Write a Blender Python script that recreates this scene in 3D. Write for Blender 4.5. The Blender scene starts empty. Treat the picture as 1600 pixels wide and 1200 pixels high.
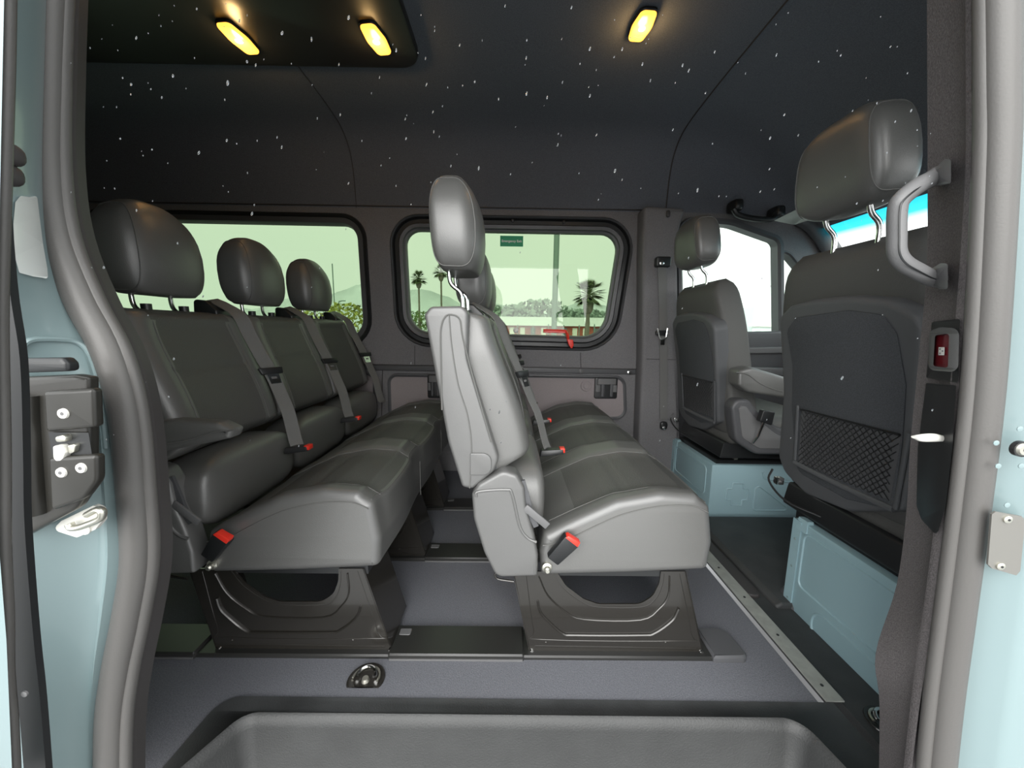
import bpy, bmesh, math, random
from mathutils import Vector, Matrix
from mathutils.geometry import tessellate_polygon
random.seed(7)
C = bpy.context.scene.collection
S = bpy.context.scene
# ------------------------------------------------------------------ camera
F_PX = 580.0
CAM_H = 0.933
CAM = Vector((0, 0, CAM_H))
_th = math.radians(0.75)
_y = Vector((-3/F_PX, 85/F_PX, 1)).normalized()
_x = Vector((math.cos(_th), -math.sin(_th), 0))
_x = (_x - _y*_x.dot(_y)).normalized()
_z = _y.cross(_x)
def ray(u, v):
    d = Vector(((u-800)/F_PX, (600-v)/F_PX, 1))
    return Vector((d.dot(_x), d.dot(_y), d.dot(_z)))
def P(u, v, Y=None, X=None, Z=None):
    """point seen at (u,v) on the world plane Y=..., X=... or Z=..."""
    d = ray(u, v)
    if Y is not None: t = Y/d.y
    elif X is not None: t = X/d.x
    else: t = (Z-CAM_H)/d.z
    return CAM + d*t
cam_data = bpy.data.cameras.new('camera')
cam = bpy.data.objects.new('camera', cam_data); C.objects.link(cam)
cam_data.sensor_fit = 'HORIZONTAL'; cam_data.sensor_width = 36
cam_data.lens = 36*F_PX/1600; cam_data.clip_start = 0.02; cam_data.clip_end = 2000
R_ = Vector((_x[0], _y[0], _z[0])); U_ = Vector((_x[1], _y[1], _z[1])); F_ = Vector((_x[2], _y[2], _z[2]))
M4 = Matrix(((R_.x, U_.x, -F_.x, 0), (R_.y, U_.y, -F_.y, 0), (R_.z, U_.z, -F_.z, CAM_H), (0, 0, 0, 1)))
cam.matrix_world = M4
S.camera = cam
# ------------------------------------------------------------------ sky, sun, exposure
S.view_settings.view_transform = 'Standard'
try: S.view_settings.look = 'None'
except Exception: pass
S.view_settings.gamma = 1.0
S.view_settings.use_curve_mapping = False
S.view_settings.exposure = 0.75
world = bpy.data.worlds.new('overcast_sky'); S.world = world
world.use_nodes = True
wn = world.node_tree.nodes; wl = world.node_tree.links
for n in list(wn): wn.remove(n)
wo = wn.new('ShaderNodeOutputWorld'); wb = wn.new('ShaderNodeBackground')
tc = wn.new('ShaderNodeTexCoord'); nz = wn.new('ShaderNodeTexNoise'); cr = wn.new('ShaderNodeValToRGB')
nz.inputs['Scale'].default_value = 1.6; nz.inputs['Detail'].default_value = 3
cr.color_ramp.elements[0].position = 0.3; cr.color_ramp.elements[0].color = (0.88, 0.91, 0.93, 1)
cr.color_ramp.elements[1].position = 0.7; cr.color_ramp.elements[1].color = (1.0, 1.0, 0.985, 1)
wl.new(tc.outputs['Generated'], nz.inputs['Vector']); wl.new(nz.outputs['Fac'], cr.inputs['Fac'])
wl.new(cr.outputs['Color'], wb.inputs['Color']); wb.inputs['Strength'].default_value = 1.7
wl.new(wb.outputs[0], wo.inputs['Surface'])
sun_d = bpy.data.lights.new('cloud_veiled_sun', 'SUN'); sun_d.energy = 3.2; sun_d.angle = math.radians(70); sun_d.color = (1.0, 0.99, 0.96)
sun = bpy.data.objects.new('cloud_veiled_sun', sun_d); C.objects.link(sun)
sun.location = (-4, -6, 6)
sun.rotation_euler = Vector((0.2, 1.0, -0.34)).to_track_quat('-Z', 'Y').to_euler()
# ------------------------------------------------------------------ materials
MATS = {}
def mat(name, col, rough=0.5, metal=0.0, bump=None, spec=0.5, coat=0.0, noise=None, emit=None, sheen=0.0):
    m = bpy.data.materials.new(name); m.use_nodes = True
    nt = m.node_tree; N = nt.nodes; L = nt.links
    b = N['Principled BSDF']
    b.inputs['Base Color'].default_value = (*col, 1); b.inputs['Roughness'].default_value = rough
    b.inputs['Metallic'].default_value = metal; b.inputs['Specular IOR Level'].default_value = spec
    b.inputs['Coat Weight'].default_value = coat; b.inputs['Coat Roughness'].default_value = 0.08
    if sheen: b.inputs['Sheen Weight'].default_value = sheen; b.inputs['Sheen Roughness'].default_value = 0.5
    tc = N.new('ShaderNodeTexCoord')
    if noise:
        sc, amt = noise
        n = N.new('ShaderNodeTexNoise'); n.inputs['Scale'].default_value = sc; n.inputs['Detail'].default_value = 4
        L.new(tc.outputs['Object'], n.inputs['Vector'])
        r = N.new('ShaderNodeValToRGB'); r.color_ramp.elements[0].position = 0.3; r.color_ramp.elements[1].position = 0.7
        r.color_ramp.elements[0].color = (*[c*(1-amt) for c in col], 1); r.color_ramp.elements[1].color = (*[min(1, c*(1+amt)) for c in col], 1)
        L.new(n.outputs['Fac'], r.inputs['Fac']); L.new(r.outputs['Color'], b.inputs['Base Color'])
    if bump:
        kind, sc, st = bump
        if kind == 'voronoi':
            n = N.new('ShaderNodeTexVoronoi'); out = n.outputs['Distance']
        else:
            n = N.new('ShaderNodeTexNoise'); n.inputs['Detail'].default_value = 3; out = n.outputs['Fac']
        n.inputs['Scale'].default_value = sc
        L.new(tc.outputs['Object'], n.inputs['Vector'])
        bp = N.new('ShaderNodeBump'); bp.inputs['Strength'].default_value = st; bp.inputs['Distance'].default_value = 0.002
        L.new(out, bp.inputs['Height']); L.new(bp.outputs[0], b.inputs['Normal'])
    if emit:
        b.inputs['Emission Color'].default_value = (*emit[0], 1); b.inputs['Emission Strength'].default_value = emit[1]
    MATS[name] = m
    return m
leather = mat('black_vinyl_upholstery', (0.105, 0.105, 0.101), 0.40, bump=('voronoi', 420, 0.1), spec=0.95)
leather_panel = mat('perforated_vinyl', (0.078, 0.078, 0.074), 0.5, bump=('voronoi', 260, 0.3), spec=0.45)
leather_side = mat('smooth_vinyl_side', (0.10, 0.10, 0.098), 0.42, bump=('noise', 300, 0.1), spec=1.0)
thread = mat('seam_thread', (0.11, 0.11, 0.105), 0.6)
plastic = mat('charcoal_plastic', (0.072, 0.073, 0.078), 0.45, bump=('noise', 500, 0.15))
plastic_dk = mat('black_plastic', (0.016, 0.017, 0.018), 0.35)
plastic_lt = mat('grey_plastic', (0.12, 0.12, 0.122), 0.5, bump=('noise', 500, 0.15))
fabric = mat('dark_headliner_fabric', (0.135, 0.147, 0.172), 0.95, bump=('noise', 350, 0.35), spec=0.2, noise=(260, 0.18))
trimfab = mat('charcoal_wall_trim', (0.17, 0.167, 0.173), 0.85, bump=('noise', 400, 0.4), spec=0.25, noise=(300, 0.16))
pillarfab = mat('brown_grey_pillar_fabric', (0.12, 0.11, 0.111), 0.9, bump=('noise', 450, 0.5), spec=0.2, noise=(380, 0.25))
panelfab = mat('taupe_panel', (0.27, 0.24, 0.245), 0.85, bump=('noise', 400, 0.3), spec=0.2, noise=(300, 0.1))
carpet = mat('blue_grey_floor_covering', (0.135, 0.139, 0.156), 0.8, bump=('noise', 420, 0.5), spec=0.3, noise=(330, 0.22))
stepmat = mat('step_plastic', (0.027, 0.028, 0.028), 0.5, bump=('noise', 260, 0.35), noise=(12, 0.12))
rimmat = mat('step_rim_plastic', (0.042, 0.044, 0.045), 0.55, bump=('noise', 260, 0.35), noise=(9, 0.25))
blackmetal = mat('gloss_black_metal', (0.024, 0.022, 0.019), 0.26, metal=0.25, spec=0.7, coat=0.5)
railmat = mat('black_rail_cover', (0.022, 0.022, 0.021), 0.32, spec=0.6)
chrome = mat('chrome', (0.8, 0.8, 0.79), 0.12, metal=1.0)
steel = mat('zinc_steel', (0.6, 0.59, 0.52), 0.32, metal=0.9)
paint = mat('pale_blue_paint', (0.20, 0.27, 0.278), 0.3, spec=0.5, coat=0.6)
paint_in = mat('pale_blue_primer', (0.27, 0.40, 0.44), 0.4, spec=0.5, coat=0.2)
rubber = mat('grey_rubber_seal', (0.088, 0.084, 0.08), 0.42, bump=('noise', 350, 0.1), spec=0.5)
rubber_dk = mat('dark_rubber_edge', (0.05, 0.046, 0.046), 0.5, spec=0.4)
red = mat('red_plastic', (0.75, 0.035, 0.02), 0.35)
darkred = mat('dark_red_lens', (0.16, 0.006, 0.012), 0.2)
webbing = mat('grey_belt_webbing', (0.14, 0.14, 0.136), 0.6, bump=('noise', 600, 0.5))
white = mat('white_print', (0.85, 0.85, 0.83), 0.5)
green = mat('green_sign', (0.015, 0.33, 0.15), 0.5)
alu = mat('aluminium_sill_strip', (0.36, 0.37, 0.34), 0.55, metal=0.3, noise=(30, 0.12))
seatfab = mat('dark_seat_back_fabric', (0.062, 0.066, 0.072), 0.85, bump=('noise', 420, 0.5), spec=0.25, noise=(350, 0.2))
seatshell = mat('seat_back_shell', (0.082, 0.085, 0.09), 0.55, bump=('noise', 300, 0.2))
seattop = mat('seat_upholstery', (0.085, 0.085, 0.082), 0.6, bump=('voronoi', 300, 0.2), spec=0.4)
latchblk = mat('satin_black_latch', (0.022, 0.021, 0.018), 0.32, spec=0.5)
netback = mat('net_backing', (0.075, 0.076, 0.08), 0.8)
lampmat = mat('amber_lamp_lens', (0.9, 0.5, 0.1), 0.25, emit=((1.0, 0.42, 0.05), 1.6))
bulbmat = mat('glowing_bulb', (1, 0.9, 0.6), 0.3, emit=((1.0, 0.80, 0.36), 9.0))
creammat = mat('cream_metal', (0.72, 0.71, 0.66), 0.35, metal=0.2)
asphalt = mat('wet_asphalt', (0.30, 0.305, 0.31), 0.55, noise=(0.6, 0.2))
leafmat = mat('olive_foliage', (0.10, 0.16, 0.035), 0.8, noise=(1.5, 0.5))
leafyel = mat('yellow_green_foliage', (0.30, 0.32, 0.06), 0.8, noise=(2.0, 0.4))
hillmat = mat('misty_hill', (0.52, 0.57, 0.56), 0.95, noise=(0.05, 0.15))  # distance haze mixed into the hill's base colour
palmmat = mat('palm_frond', (0.10, 0.13, 0.05), 0.8)
trunkmat = mat('palm_trunk', (0.16, 0.14, 0.11), 0.9, noise=(3, 0.3))
wallmat = mat('cream_wall', (0.7, 0.68, 0.6), 0.8)
roofmat = mat('grey_white_roof', (0.66, 0.68, 0.66), 0.7)
redwall = mat('rust_red_wall', (0.34, 0.09, 0.06), 0.8)
polemat = mat('grey_green_pole', (0.16, 0.22, 0.19), 0.6)
glasswin = mat('dark_window_glass', (0.08, 0.1, 0.11), 0.15)
def glass(name, tint, refl=0.06):
    m = bpy.data.materials.new(name); m.use_nodes = True
    nt = m.node_tree; N = nt.nodes; L = nt.links
    for n in list(N): N.remove(n)
    o = N.new('ShaderNodeOutputMaterial'); t = N.new('ShaderNodeBsdfTransparent'); g = N.new('ShaderNodeBsdfGlossy'); mx = N.new('ShaderNodeMixShader')
    t.inputs['Color'].default_value = (*tint, 1); g.inputs['Roughness'].default_value = 0.02
    lw = N.new('ShaderNodeLayerWeight'); lw.inputs['Blend'].default_value = 0.5
    pw = N.new('ShaderNodeMath'); pw.operation = 'POWER'; pw.inputs[1].default_value = 5; ma = N.new('ShaderNodeMath'); ma.operation = 'MULTIPLY_ADD'; ma.inputs[1].default_value = .9; ma.inputs[2].default_value = .035
    L.new(lw.outputs['Facing'], pw.inputs[0]); L.new(pw.outputs[0], ma.inputs[0]); L.new(ma.outputs[0], mx.inputs[0]); L.new(t.outputs[0], mx.inputs[1]); L.new(g.outputs[0], mx.inputs[2])
    L.new(mx.outputs[0], o.inputs['Surface'])
    return m, t, N, L
privacy, _, _, _ = glass('green_tinted_glass', (0.475, 0.545, 0.44))
clearg, _, _, _ = glass('clear_glass', (0.86, 0.93, 0.88))
# windscreen glass: cyan shade band at the top edge of the pane
shade, _t, _N, _L = glass('windscreen_glass', (0.9, 0.95, 0.93))
_tc = _N.new('ShaderNodeTexCoord'); _sx = _N.new('ShaderNodeSeparateXYZ'); _mr = _N.new('ShaderNodeMapRange'); _cr = _N.new('ShaderNodeValToRGB')
_mr.inputs['From Min'].default_value = 1.465; _mr.inputs['From Max'].default_value = 1.60
_cr.color_ramp.elements[0].color = (0.9, 0.95, 0.93, 1); _cr.color_ramp.elements[1].color = (0.0, 0.24, 0.36, 1)
_e = _cr.color_ramp.elements.new(0.4); _e.color = (0.03, 0.42, 0.55, 1)
_L.new(_tc.outputs['Object'], _sx.inputs[0]); _L.new(_sx.outputs['Z'], _mr.inputs['Value']); _L.new(_mr.outputs[0], _cr.inputs['Fac']); _L.new(_cr.outputs['Color'], _t.inputs['Color'])
# ------------------------------------------------------------------ mesh helpers
ORG = {}
def se_ring(h, e1, e2, y, n=9):    # where a superellipsoid is cut by the plane y
    pm = math.acos(min(1, (abs(y)/h[1])**(1/e1)))*.999; A = []
    for k in range(-n, n+1):
        ph = pm*math.sin(math.pi/2*k/n); c = math.cos(ph)**e1; st = min(1, (abs(y)/(h[1]*c))**(1/e2)); A.append((h[0]*c*math.sqrt(max(0, 1-st*st))**e2, y, h[2]*math.copysign(abs(math.sin(ph))**e1, math.sin(ph))))
    return [Vector(p) for p in A] + [Vector((-p[0], p[1], p[2])) for p in A[-2:0:-1]]
class MB:
    def __init__(s): s.v = []; s.f = []; s.m = []
    def add(s, vs, fs, m=0):
        o = len(s.v); s.v += [Vector(v) for v in vs]; s.f += [tuple(i+o for i in f) for f in fs]; s.m += [m]*len(fs)
    def box(s, a, b, m=0):
        (x0, y0, z0), (x1, y1, z1) = a, b
        s.add([(x0,y0,z0),(x1,y0,z0),(x1,y1,z0),(x0,y1,z0),(x0,y0,z1),(x1,y0,z1),(x1,y1,z1),(x0,y1,z1)],
              [(0,3,2,1),(4,5,6,7),(0,1,5,4),(1,2,6,5),(2,3,7,6),(3,0,4,7)], m)
    def hexa(s, pts, m=0):   # 8 points: bottom ring 4, top ring 4
        s.add(pts, [(0,3,2,1),(4,5,6,7),(0,1,5,4),(1,2,6,5),(2,3,7,6),(3,0,4,7)], m)
    def rings(s, rings, closed=True, cap0=True, cap1=True, m=0, mfn=None):
        n = len(rings[0]); vs = [p for r in rings for p in r]; o = len(s.v)
        s.v += [Vector(p) for p in vs]
        for i in range(len(rings)-1):
            for j in range(n if closed else n-1):
                k = (j+1) % n
                f = (o+i*n+j, o+i*n+k, o+(i+1)*n+k, o+(i+1)*n+j)
                s.f.append(f)
                s.m.append(mfn(sum((s.v[q] for q in f), Vector())/4) if mfn else m)
        for flag, base, rev in ((cap0, 0, True), (cap1, (len(rings)-1)*n, False)):
            if flag:
                loop = [Vector(vs[base+q]) for q in range(n)]
                tri = tessellate_polygon([loop])
                for t in tri:
                    s.f.append(tuple(o+base+q for q in (t if not rev else t[::-1]))); s.m.append(m)
    def tube(s, path, r, n=10, closed=False, m=0, caps=True, r2=None, up=None):
        pts = [Vector(p) for p in path]; N = len(pts); rs = r if isinstance(r, (list, tuple)) else [r]*N
        tang = []
        for i in range(N):
            a = pts[(i-1) % N] if (closed or i > 0) else pts[0]; b = pts[(i+1) % N] if (closed or i < N-1) else pts[-1]
            tang.append((b-a).normalized())
        ref = Vector(up) if up else (Vector((0, 0, 1)) if abs(tang[0].z) < 0.9 else Vector((0, 1, 0)))
        nrm = (ref - tang[0]*ref.dot(tang[0])).normalized(); rg = []
        for i in range(N):
            base = Vector(up) if up else nrm
            nn = base - tang[i]*base.dot(tang[i])
            if nn.length > 1e-5: nrm = nn.normalized()
            bi = tang[i].cross(nrm)
            rr2 = rs[i] if r2 is None else r2
            rg.append([pts[i] + nrm*math.cos(2*math.pi*k/n)*rs[i] + bi*math.sin(2*math.pi*k/n)*rr2 for k in range(n)])
        if closed: rg.append(rg[0])
        s.rings(rg, True, caps and not closed, caps and not closed, m)
    def strap(s, path, wdir, w, th=0.0015, m=0):
        pts = [Vector(p) for p in path]; wd = Vector(wdir); N = len(pts); rg = []
        for i in range(N):
            t = (pts[min(i+1, N-1)] - pts[max(i-1, 0)]).normalized(); wv = (wd - t*wd.dot(t)).normalized(); nn = t.cross(wv).normalized()
            ww = w[i] if isinstance(w, (list, tuple)) else w
            rg.append([pts[i]+wv*ww/2+nn*th, pts[i]-wv*ww/2+nn*th, pts[i]-wv*ww/2-nn*th, pts[i]+wv*ww/2-nn*th])
        s.rings(rg, m=m)
    def plate(s, loops, to3, a, b, m=0):   # polygon with holes between two depths
        l3 = [[Vector((p[0], p[1], 0)) for p in lp] for lp in loops]
        flat = [p for lp in loops for p in lp]; tri = tessellate_polygon(l3); n = len(flat)
        vs = [to3(p, a) for p in flat] + [to3(p, b) for p in flat]
        fs = [tuple(t) for t in tri] + [tuple(q+n for q in t[::-1]) for t in tri]
        o = 0
        for lp in loops:
            k = len(lp)
            for i in range(k):
                j = (i+1) % k; fs.append((o+i, o+j, o+j+n, o+i+n))
            o += k
        s.add(vs, fs, m)
    def rex(s, loop, to3, a, b, r, seg=4, rb=None, steps=1, m=0, fn=None, mfn=None):  # extrude a 2D loop a->b with rounded ends
        n = len(loop); rb = r if rb is None else rb
        area = sum(loop[i][0]*loop[(i+1) % n][1]-loop[(i+1) % n][0]*loop[i][1] for i in range(n))
        sg = 1 if area > 0 else -1; nr = []
        for i in range(n):
            p, q, w = Vector(loop[i-1]), Vector(loop[i]), Vector(loop[(i+1) % n])
            e1 = (q-p); e2 = (w-q)
            if e1.length < 1e-9: e1 = e2
            if e2.length < 1e-9: e2 = e1
            e1.normalize(); e2.normalize()
            n1 = Vector((e1.y, -e1.x))*sg; n2 = Vector((e2.y, -e2.x))*sg; h = (n1+n2)
            h = h.normalized() if h.length > 1e-6 else n1
            nr.append(h/max(0.5, h.dot(n1)))
        dd = 1 if b > a else -1; st = []
        if r > 0:
            for k in range(seg): th = math.pi/2*k/seg; st.append((a+dd*r*(1-math.sin(th)), r*(1-math.cos(math.pi/2-th))) )
            st = [(a+dd*r*(1-math.cos(math.pi/2*k/seg)), r*(1-math.sin(math.pi/2*k/seg))) for k in range(seg)]
        lo, hi = a+dd*r, b-dd*rb
        st += [(lo+(hi-lo)*k/steps, 0) for k in range(steps+1)]
        if rb > 0: st += [(b-dd*rb*(1-math.cos(math.pi/2*k/seg)), rb*(1-math.sin(math.pi/2*k/seg))) for k in range(seg-1, -1, -1)]
        rg = []
        for d, off in st:
            ring = [to3((loop[i][0]-nr[i].x*off, loop[i][1]-nr[i].y*off), d) for i in range(n)]
            if fn: ring = [fn(Vector(p)) for p in ring]
            rg.append(ring)
        s.rings(rg, m=m, mfn=mfn)
    def soft(s, c, h, e1=0.5, e2=0.5, nu=20, nv=28, fn=None, m=0, rot=None, mfn=None):  # superellipsoid
        def sp(w, e): return math.copysign(abs(w)**e, w)
        rg = []
        for i in range(nu+1):
            ph = -math.pi/2 + math.pi*i/nu; ph = max(-math.pi/2+0.02, min(math.pi/2-0.02, ph)); r = []
            for j in range(nv):
                t = 2*math.pi*j/nv
                p = Vector((h[0]*sp(math.cos(ph), e1)*sp(math.cos(t), e2), h[1]*sp(math.cos(ph), e1)*sp(math.sin(t), e2), h[2]*sp(math.sin(ph), e1)))
                if fn: p = fn(p)
                if rot: p = rot @ p
                r.append(Vector(c)+p)
            rg.append(r)
        s.rings(rg, m=m, mfn=mfn)
    def cyl(s, a, b, r, n=16, m=0, r1=None):
        a, b = Vector(a), Vector(b); s.tube([a, b], [r, r if r1 is None else r1], n, m=m)
    def build(s, name, mats, parent=None, bevel=None, angle=38, sub=0):
        me = bpy.data.meshes.new(name)
        mats = mats if isinstance(mats, (list, tuple)) else [mats]
        if parent is not None: org = ORG[parent.name]
        else:
            xs = [v.x for v in s.v]; ys = [v.y for v in s.v]; zs = [v.z for v in s.v]
            org = Vector(((min(xs)+max(xs))/2, (min(ys)+max(ys))/2, min(zs)))
        me.from_pydata([tuple(v-org) for v in s.v], [], s.f)
        for mm in mats: me.materials.append(mm)
        for p, k in zip(me.polygons, s.m): p.material_index = k
        bm = bmesh.new(); bm.from_mesh(me)
        bmesh.ops.remove_doubles(bm, verts=bm.verts, dist=1e-6)
        bmesh.ops.recalc_face_normals(bm, faces=bm.faces)
        if bevel:
            es = [e for e in bm.edges if len(e.link_faces) == 2 and e.calc_face_angle(0) > math.radians(30)]
            bmesh.ops.bevel(bm, geom=es, offset=bevel[0], segments=bevel[1], profile=0.5, affect='EDGES', clamp_overlap=True)
        for f in bm.faces: f.smooth = True
        for e in bm.edges: e.smooth = not (len(e.link_faces) == 2 and e.calc_face_angle(0) > math.radians(angle))
        bm.to_mesh(me); bm.free()
        o = bpy.data.objects.new(name, me); C.objects.link(o)
        if parent is not None: o.parent = parent
        else: o.location = org
        ORG[o.name] = org
        if sub:
            md = o.modifiers.new('subdivision', 'SUBSURF'); md.levels = sub; md.render_levels = sub
        return o
def tag(o, label=None, cat=None, group=None, kind=None):
    if label: o['label'] = label
    if cat: o['category'] = cat
    if group: o['group'] = group
    if kind: o['kind'] = kind
    return o
def thing(name, loc, label, cat, group=None):
    o = bpy.data.objects.new(name, None); C.objects.link(o); o.location = loc; ORG[o.name] = Vector(loc); o.empty_display_size = 0.05
    return tag(o, label, cat, group)
def struct(o): o['kind'] = 'structure'; return o
def copy_tree(o, parent=None):
    c = o.copy(); C.objects.link(c); ORG[c.name] = ORG[o.name]
    if parent is not None: c.parent = parent
    for ch in list(o.children): copy_tree(ch, c)
    return c
def XZ(p, d): return Vector((p[0], d, p[1]))
def YZ(p, d): return Vector((d, p[0], p[1]))
def XY(p, d): return Vector((p[0], p[1], d))
def fillet(pts, r, seg=5):
    out = []; n = len(pts)
    for i in range(n):
        rr = r[i] if isinstance(r, (list, tuple)) else r
        p, q, w = Vector(pts[i-1]), Vector(pts[i]), Vector(pts[(i+1) % n])
        if rr <= 0: out.append(tuple(q)); continue
        a = (p-q); b = (w-q); la, lb = a.length, b.length; a.normalize(); b.normalize()
        ang = a.angle(b) if la*lb > 0 else math.pi
        if ang > math.pi-0.03: out.append(tuple(q)); continue
        d = min(rr/math.tan(ang/2), la*0.48, lb*0.48); rr = d*math.tan(ang/2)
        p1 = q+a*d; bis = (a+b).normalized(); c = q+bis*(rr/math.sin(ang/2)); v1 = p1-c; p2 = q+b*d; v2 = p2-c
        tot = v1.angle_signed(v2) if len(v1) == 2 else 0
        for k in range(seg+1):
            t = -tot*k/seg; co, si = math.cos(t), math.sin(t)
            out.append((c.x+v1.x*co-v1.y*si, c.y+v1.x*si+v1.y*co))
    return out
def cat(pts, n=6, closed=False):
    pts = [Vector(p) for p in pts]; N = len(pts); out = []
    for i in range(N if closed else N-1):
        p0 = pts[(i-1) % N] if (closed or i > 0) else pts[0]*2-pts[1]
        p1 = pts[i]; p2 = pts[(i+1) % N]; p3 = pts[(i+2) % N] if (closed or i+2 < N) else pts[-1]*2-pts[-2]
        for k in range(n):
            t = k/n
            out.append(0.5*((2*p1)+(p2-p0)*t+(2*p0-5*p1+4*p2-p3)*t*t+(3*p1-p0-3*p2+p3)*t*t*t))
    if not closed: out.append(pts[-1])
    return out
def pxs(uv, Y): return [((q := P(u, v, Y=Y)).x, q.z) for u, v in uv]     # pixel outline -> (x,z) at depth Y
def rrect(x0, z0, x1, z1, r, seg=5): return fillet([(x0, z0), (x1, z0), (x1, z1), (x0, z1)], r, seg)
def offs(loop, d):
    n = len(loop); area = sum(loop[i][0]*loop[(i+1) % n][1]-loop[(i+1) % n][0]*loop[i][1] for i in range(n)); sg = 1 if area > 0 else -1; out = []
    for i in range(n):
        p, q, w = Vector(loop[i-1]), Vector(loop[i]), Vector(loop[(i+1) % n]); e1 = (q-p).normalized(); e2 = (w-q).normalized()
        n1 = Vector((e1.y, -e1.x))*sg; n2 = Vector((e2.y, -e2.x))*sg; h = (n1+n2).normalized(); h = h/max(0.5, h.dot(n1)); out.append((q.x+h.x*d, q.y+h.y*d))
    return out
def each(items, name, m, parent, label=None, bevel=None):   # every piece a part of its own
    out = []
    for fn in items:
        b = MB(); fn(b); out.append(b.build(name, m, parent, bevel=bevel))
        if label: out[-1]['label'] = label
    return out
def Pl(u, v, p0, n):
    d = ray(u, v); p0 = Vector(p0); n = Vector(n); return CAM + d*((p0-CAM).dot(n)/d.dot(n))
def screw(mb, c, nrm, r, m=0, h=0.004):
    c = Vector(c); nrm = Vector(nrm).normalized(); mb.tube([c, c+nrm*h*0.7, c+nrm*h], [r, r, r*0.6], 14, m=m)
# ================================================================== THE SETTING
YW = 2.36      # inner face of the far side wall
# ---- far wall with window openings
rear_glass = fillet(pxs([(150, 342), (556, 350), (568, 528), (158, 520)], YW), [.03, .09, .12, .03], 7)
mid_glass = fillet(pxs([(631, 358), (970, 364), (944, 527), (640, 519)], YW), [.09, .10, .15, .13], 7)
door_glass = fillet(pxs([(1064, 347), (1140, 352), (1213, 378), (1215, 556), (1068, 552)], YW), [.07, .3, .05, .02, .02], 6)
quarter_glass = fillet(pxs([(1221, 394), (1232, 400), (1290, 470), (1300, 566), (1221, 558)], YW), [.02, .05, .05, .02, .02], 5)
mb = MB()
wz0 = -0.05; wz1 = 1.66
outer = [(-2.9, wz0), (2.9, wz0), (2.9, .9), (2.33, .9), (1.88, 1.5), (1.80, 1.62), (1.62, 1.645), (1.05, wz1), (-2.9, wz1)]
mb.plate([outer, offs(rear_glass, .03), offs(mid_glass, .075), offs(door_glass, .012), offs(quarter_glass, .008)], XZ, YW, YW+.05)
struct(mb.build('wall_far', [trimfab], angle=30))
def wframe(loop, prof, Y):
    rg = [[XZ(p, Y+dy) for p in offs(loop, o)] for o, dy in prof]
    b = MB(); n = len(loop); b.v = [p for r in rg for p in r]
    for i in range(len(rg)-1):
        for j in range(n):
            k = (j+1) % n; b.f.append((i*n+j, i*n+k, (i+1)*n+k, (i+1)*n+j)); b.m.append(prof_m[i] if prof_m else 0)
    return b
prof_m = None
def pane(loop, Y, m, name, kind=True, parent=None):
    b = MB(); b.plate([loop], XZ, Y, Y+.004); o = b.build(name, m, parent)
    return struct(o) if kind else o
# rear window
prof_m = [0, 0, 0, 1, 1, 1]
fr = wframe(rear_glass, [(-.004, .05), (0, .012), (.006, .0), (.035, -.002), (.042, -.010), (.055, -.012), (.062, .002)], YW)
w1 = struct(pane(offs(rear_glass, .01), YW+.045, privacy, 'window_1')); tag(w1)
o = fr.build('window_frame', [plastic, plastic_dk], None); struct(o); o.name = 'trim_1'
# mid window: deep stepped frame
prof_m = [0, 0, 0, 0, 0, 1, 1, 1, 0, 0]
fr = wframe(mid_glass, [(-.004, .05), (0, .02), (.010, .016), (.014, .002), (.034, -.002), (.040, .012), (.044, .020), (.066, .020), (.074, -.004), (.082, -.014), (.092, .002)], YW)
w2 = pane(offs(mid_glass, .01), YW+.045, privacy, 'window_2')
o = struct(fr.build('trim_2', [plastic, plastic_dk]))
# driver door window and quarter window
prof_m = None
pane(offs(door_glass, .01), YW+.04, clearg, 'window_3'); pane(offs(quarter_glass, .01), YW+.04, clearg, 'window_4')
struct(wframe(door_glass, [(-.003, .05), (0, -.01), (.012, -.022), (.03, -.022), (.036, .0)], YW).build('trim_3', plastic))
struct(wframe(quarter_glass, [(-.003, .05), (0, -.008), (.008, -.016), (.016, -.016), (.02, .0)], YW).build('trim_4', plastic))
# lower trim rail, seams and recessed panels
def line(uvs, Y, r, m, name, n=6):
    b = MB(); b.tube([P(u, v, Y=Y) for u, v in uvs], r, n); return struct(b.build(name, m))
b = MB()
q = pxs([(560, 570), (993, 577), (993, 585), (560, 578)], YW-.012)
b.rex(q, XZ, YW-.016, YW+.01, .003, 3)
struct(b.build('trim_5', plastic))
line([(545, 569), (995, 577)], YW-.016, .0035, rubber_dk, 'trim_6')
line([(598, 571), (596, 660)], YW-.002, .003, rubber_dk, 'trim_7')
line([(648, 540), (648, 571)], YW-.002, .002, rubber_dk, 'trim_8')
line([(907, 551), (908, 577)], YW-.002, .002, rubber_dk, 'trim_9')
def recess(uvs, name, rad):
    lp = fillet(pxs(uvs, YW), rad, 6); b = MB()
    rg = [[XZ(p, YW-dy) for p in offs(lp, o)] for o, dy in [(.014, -.004), (.010, .008), (.003, .009), (-.004, .004), (-.010, .002)]]
    n = len(lp); b.v = [p for r in rg for p in r]
    for i in range(4):
        for j in range(n): k = (j+1) % n; b.f.append((i*n+j, i*n+k, (i+1)*n+k, (i+1)*n+j)); b.m.append(0)
    c = MB(); tri = tessellate_polygon([[Vector((p[0], p[1], 0)) for p in offs(lp, -.010)]])
    b.add(rg[-1], [tuple(t) for t in tri], 1)
    return struct(b.build(name, [plastic, panelfab]))
recess([(608, 586), (716, 588), (716, 660), (610, 656)], 'trim_10', .05)
recess([(744, 586), (975, 590), (977, 653), (746, 656)], 'trim_11', .06)
recess([(480, 582), (585, 584), (586, 658), (480, 656)], 'trim_12', .05)
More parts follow.
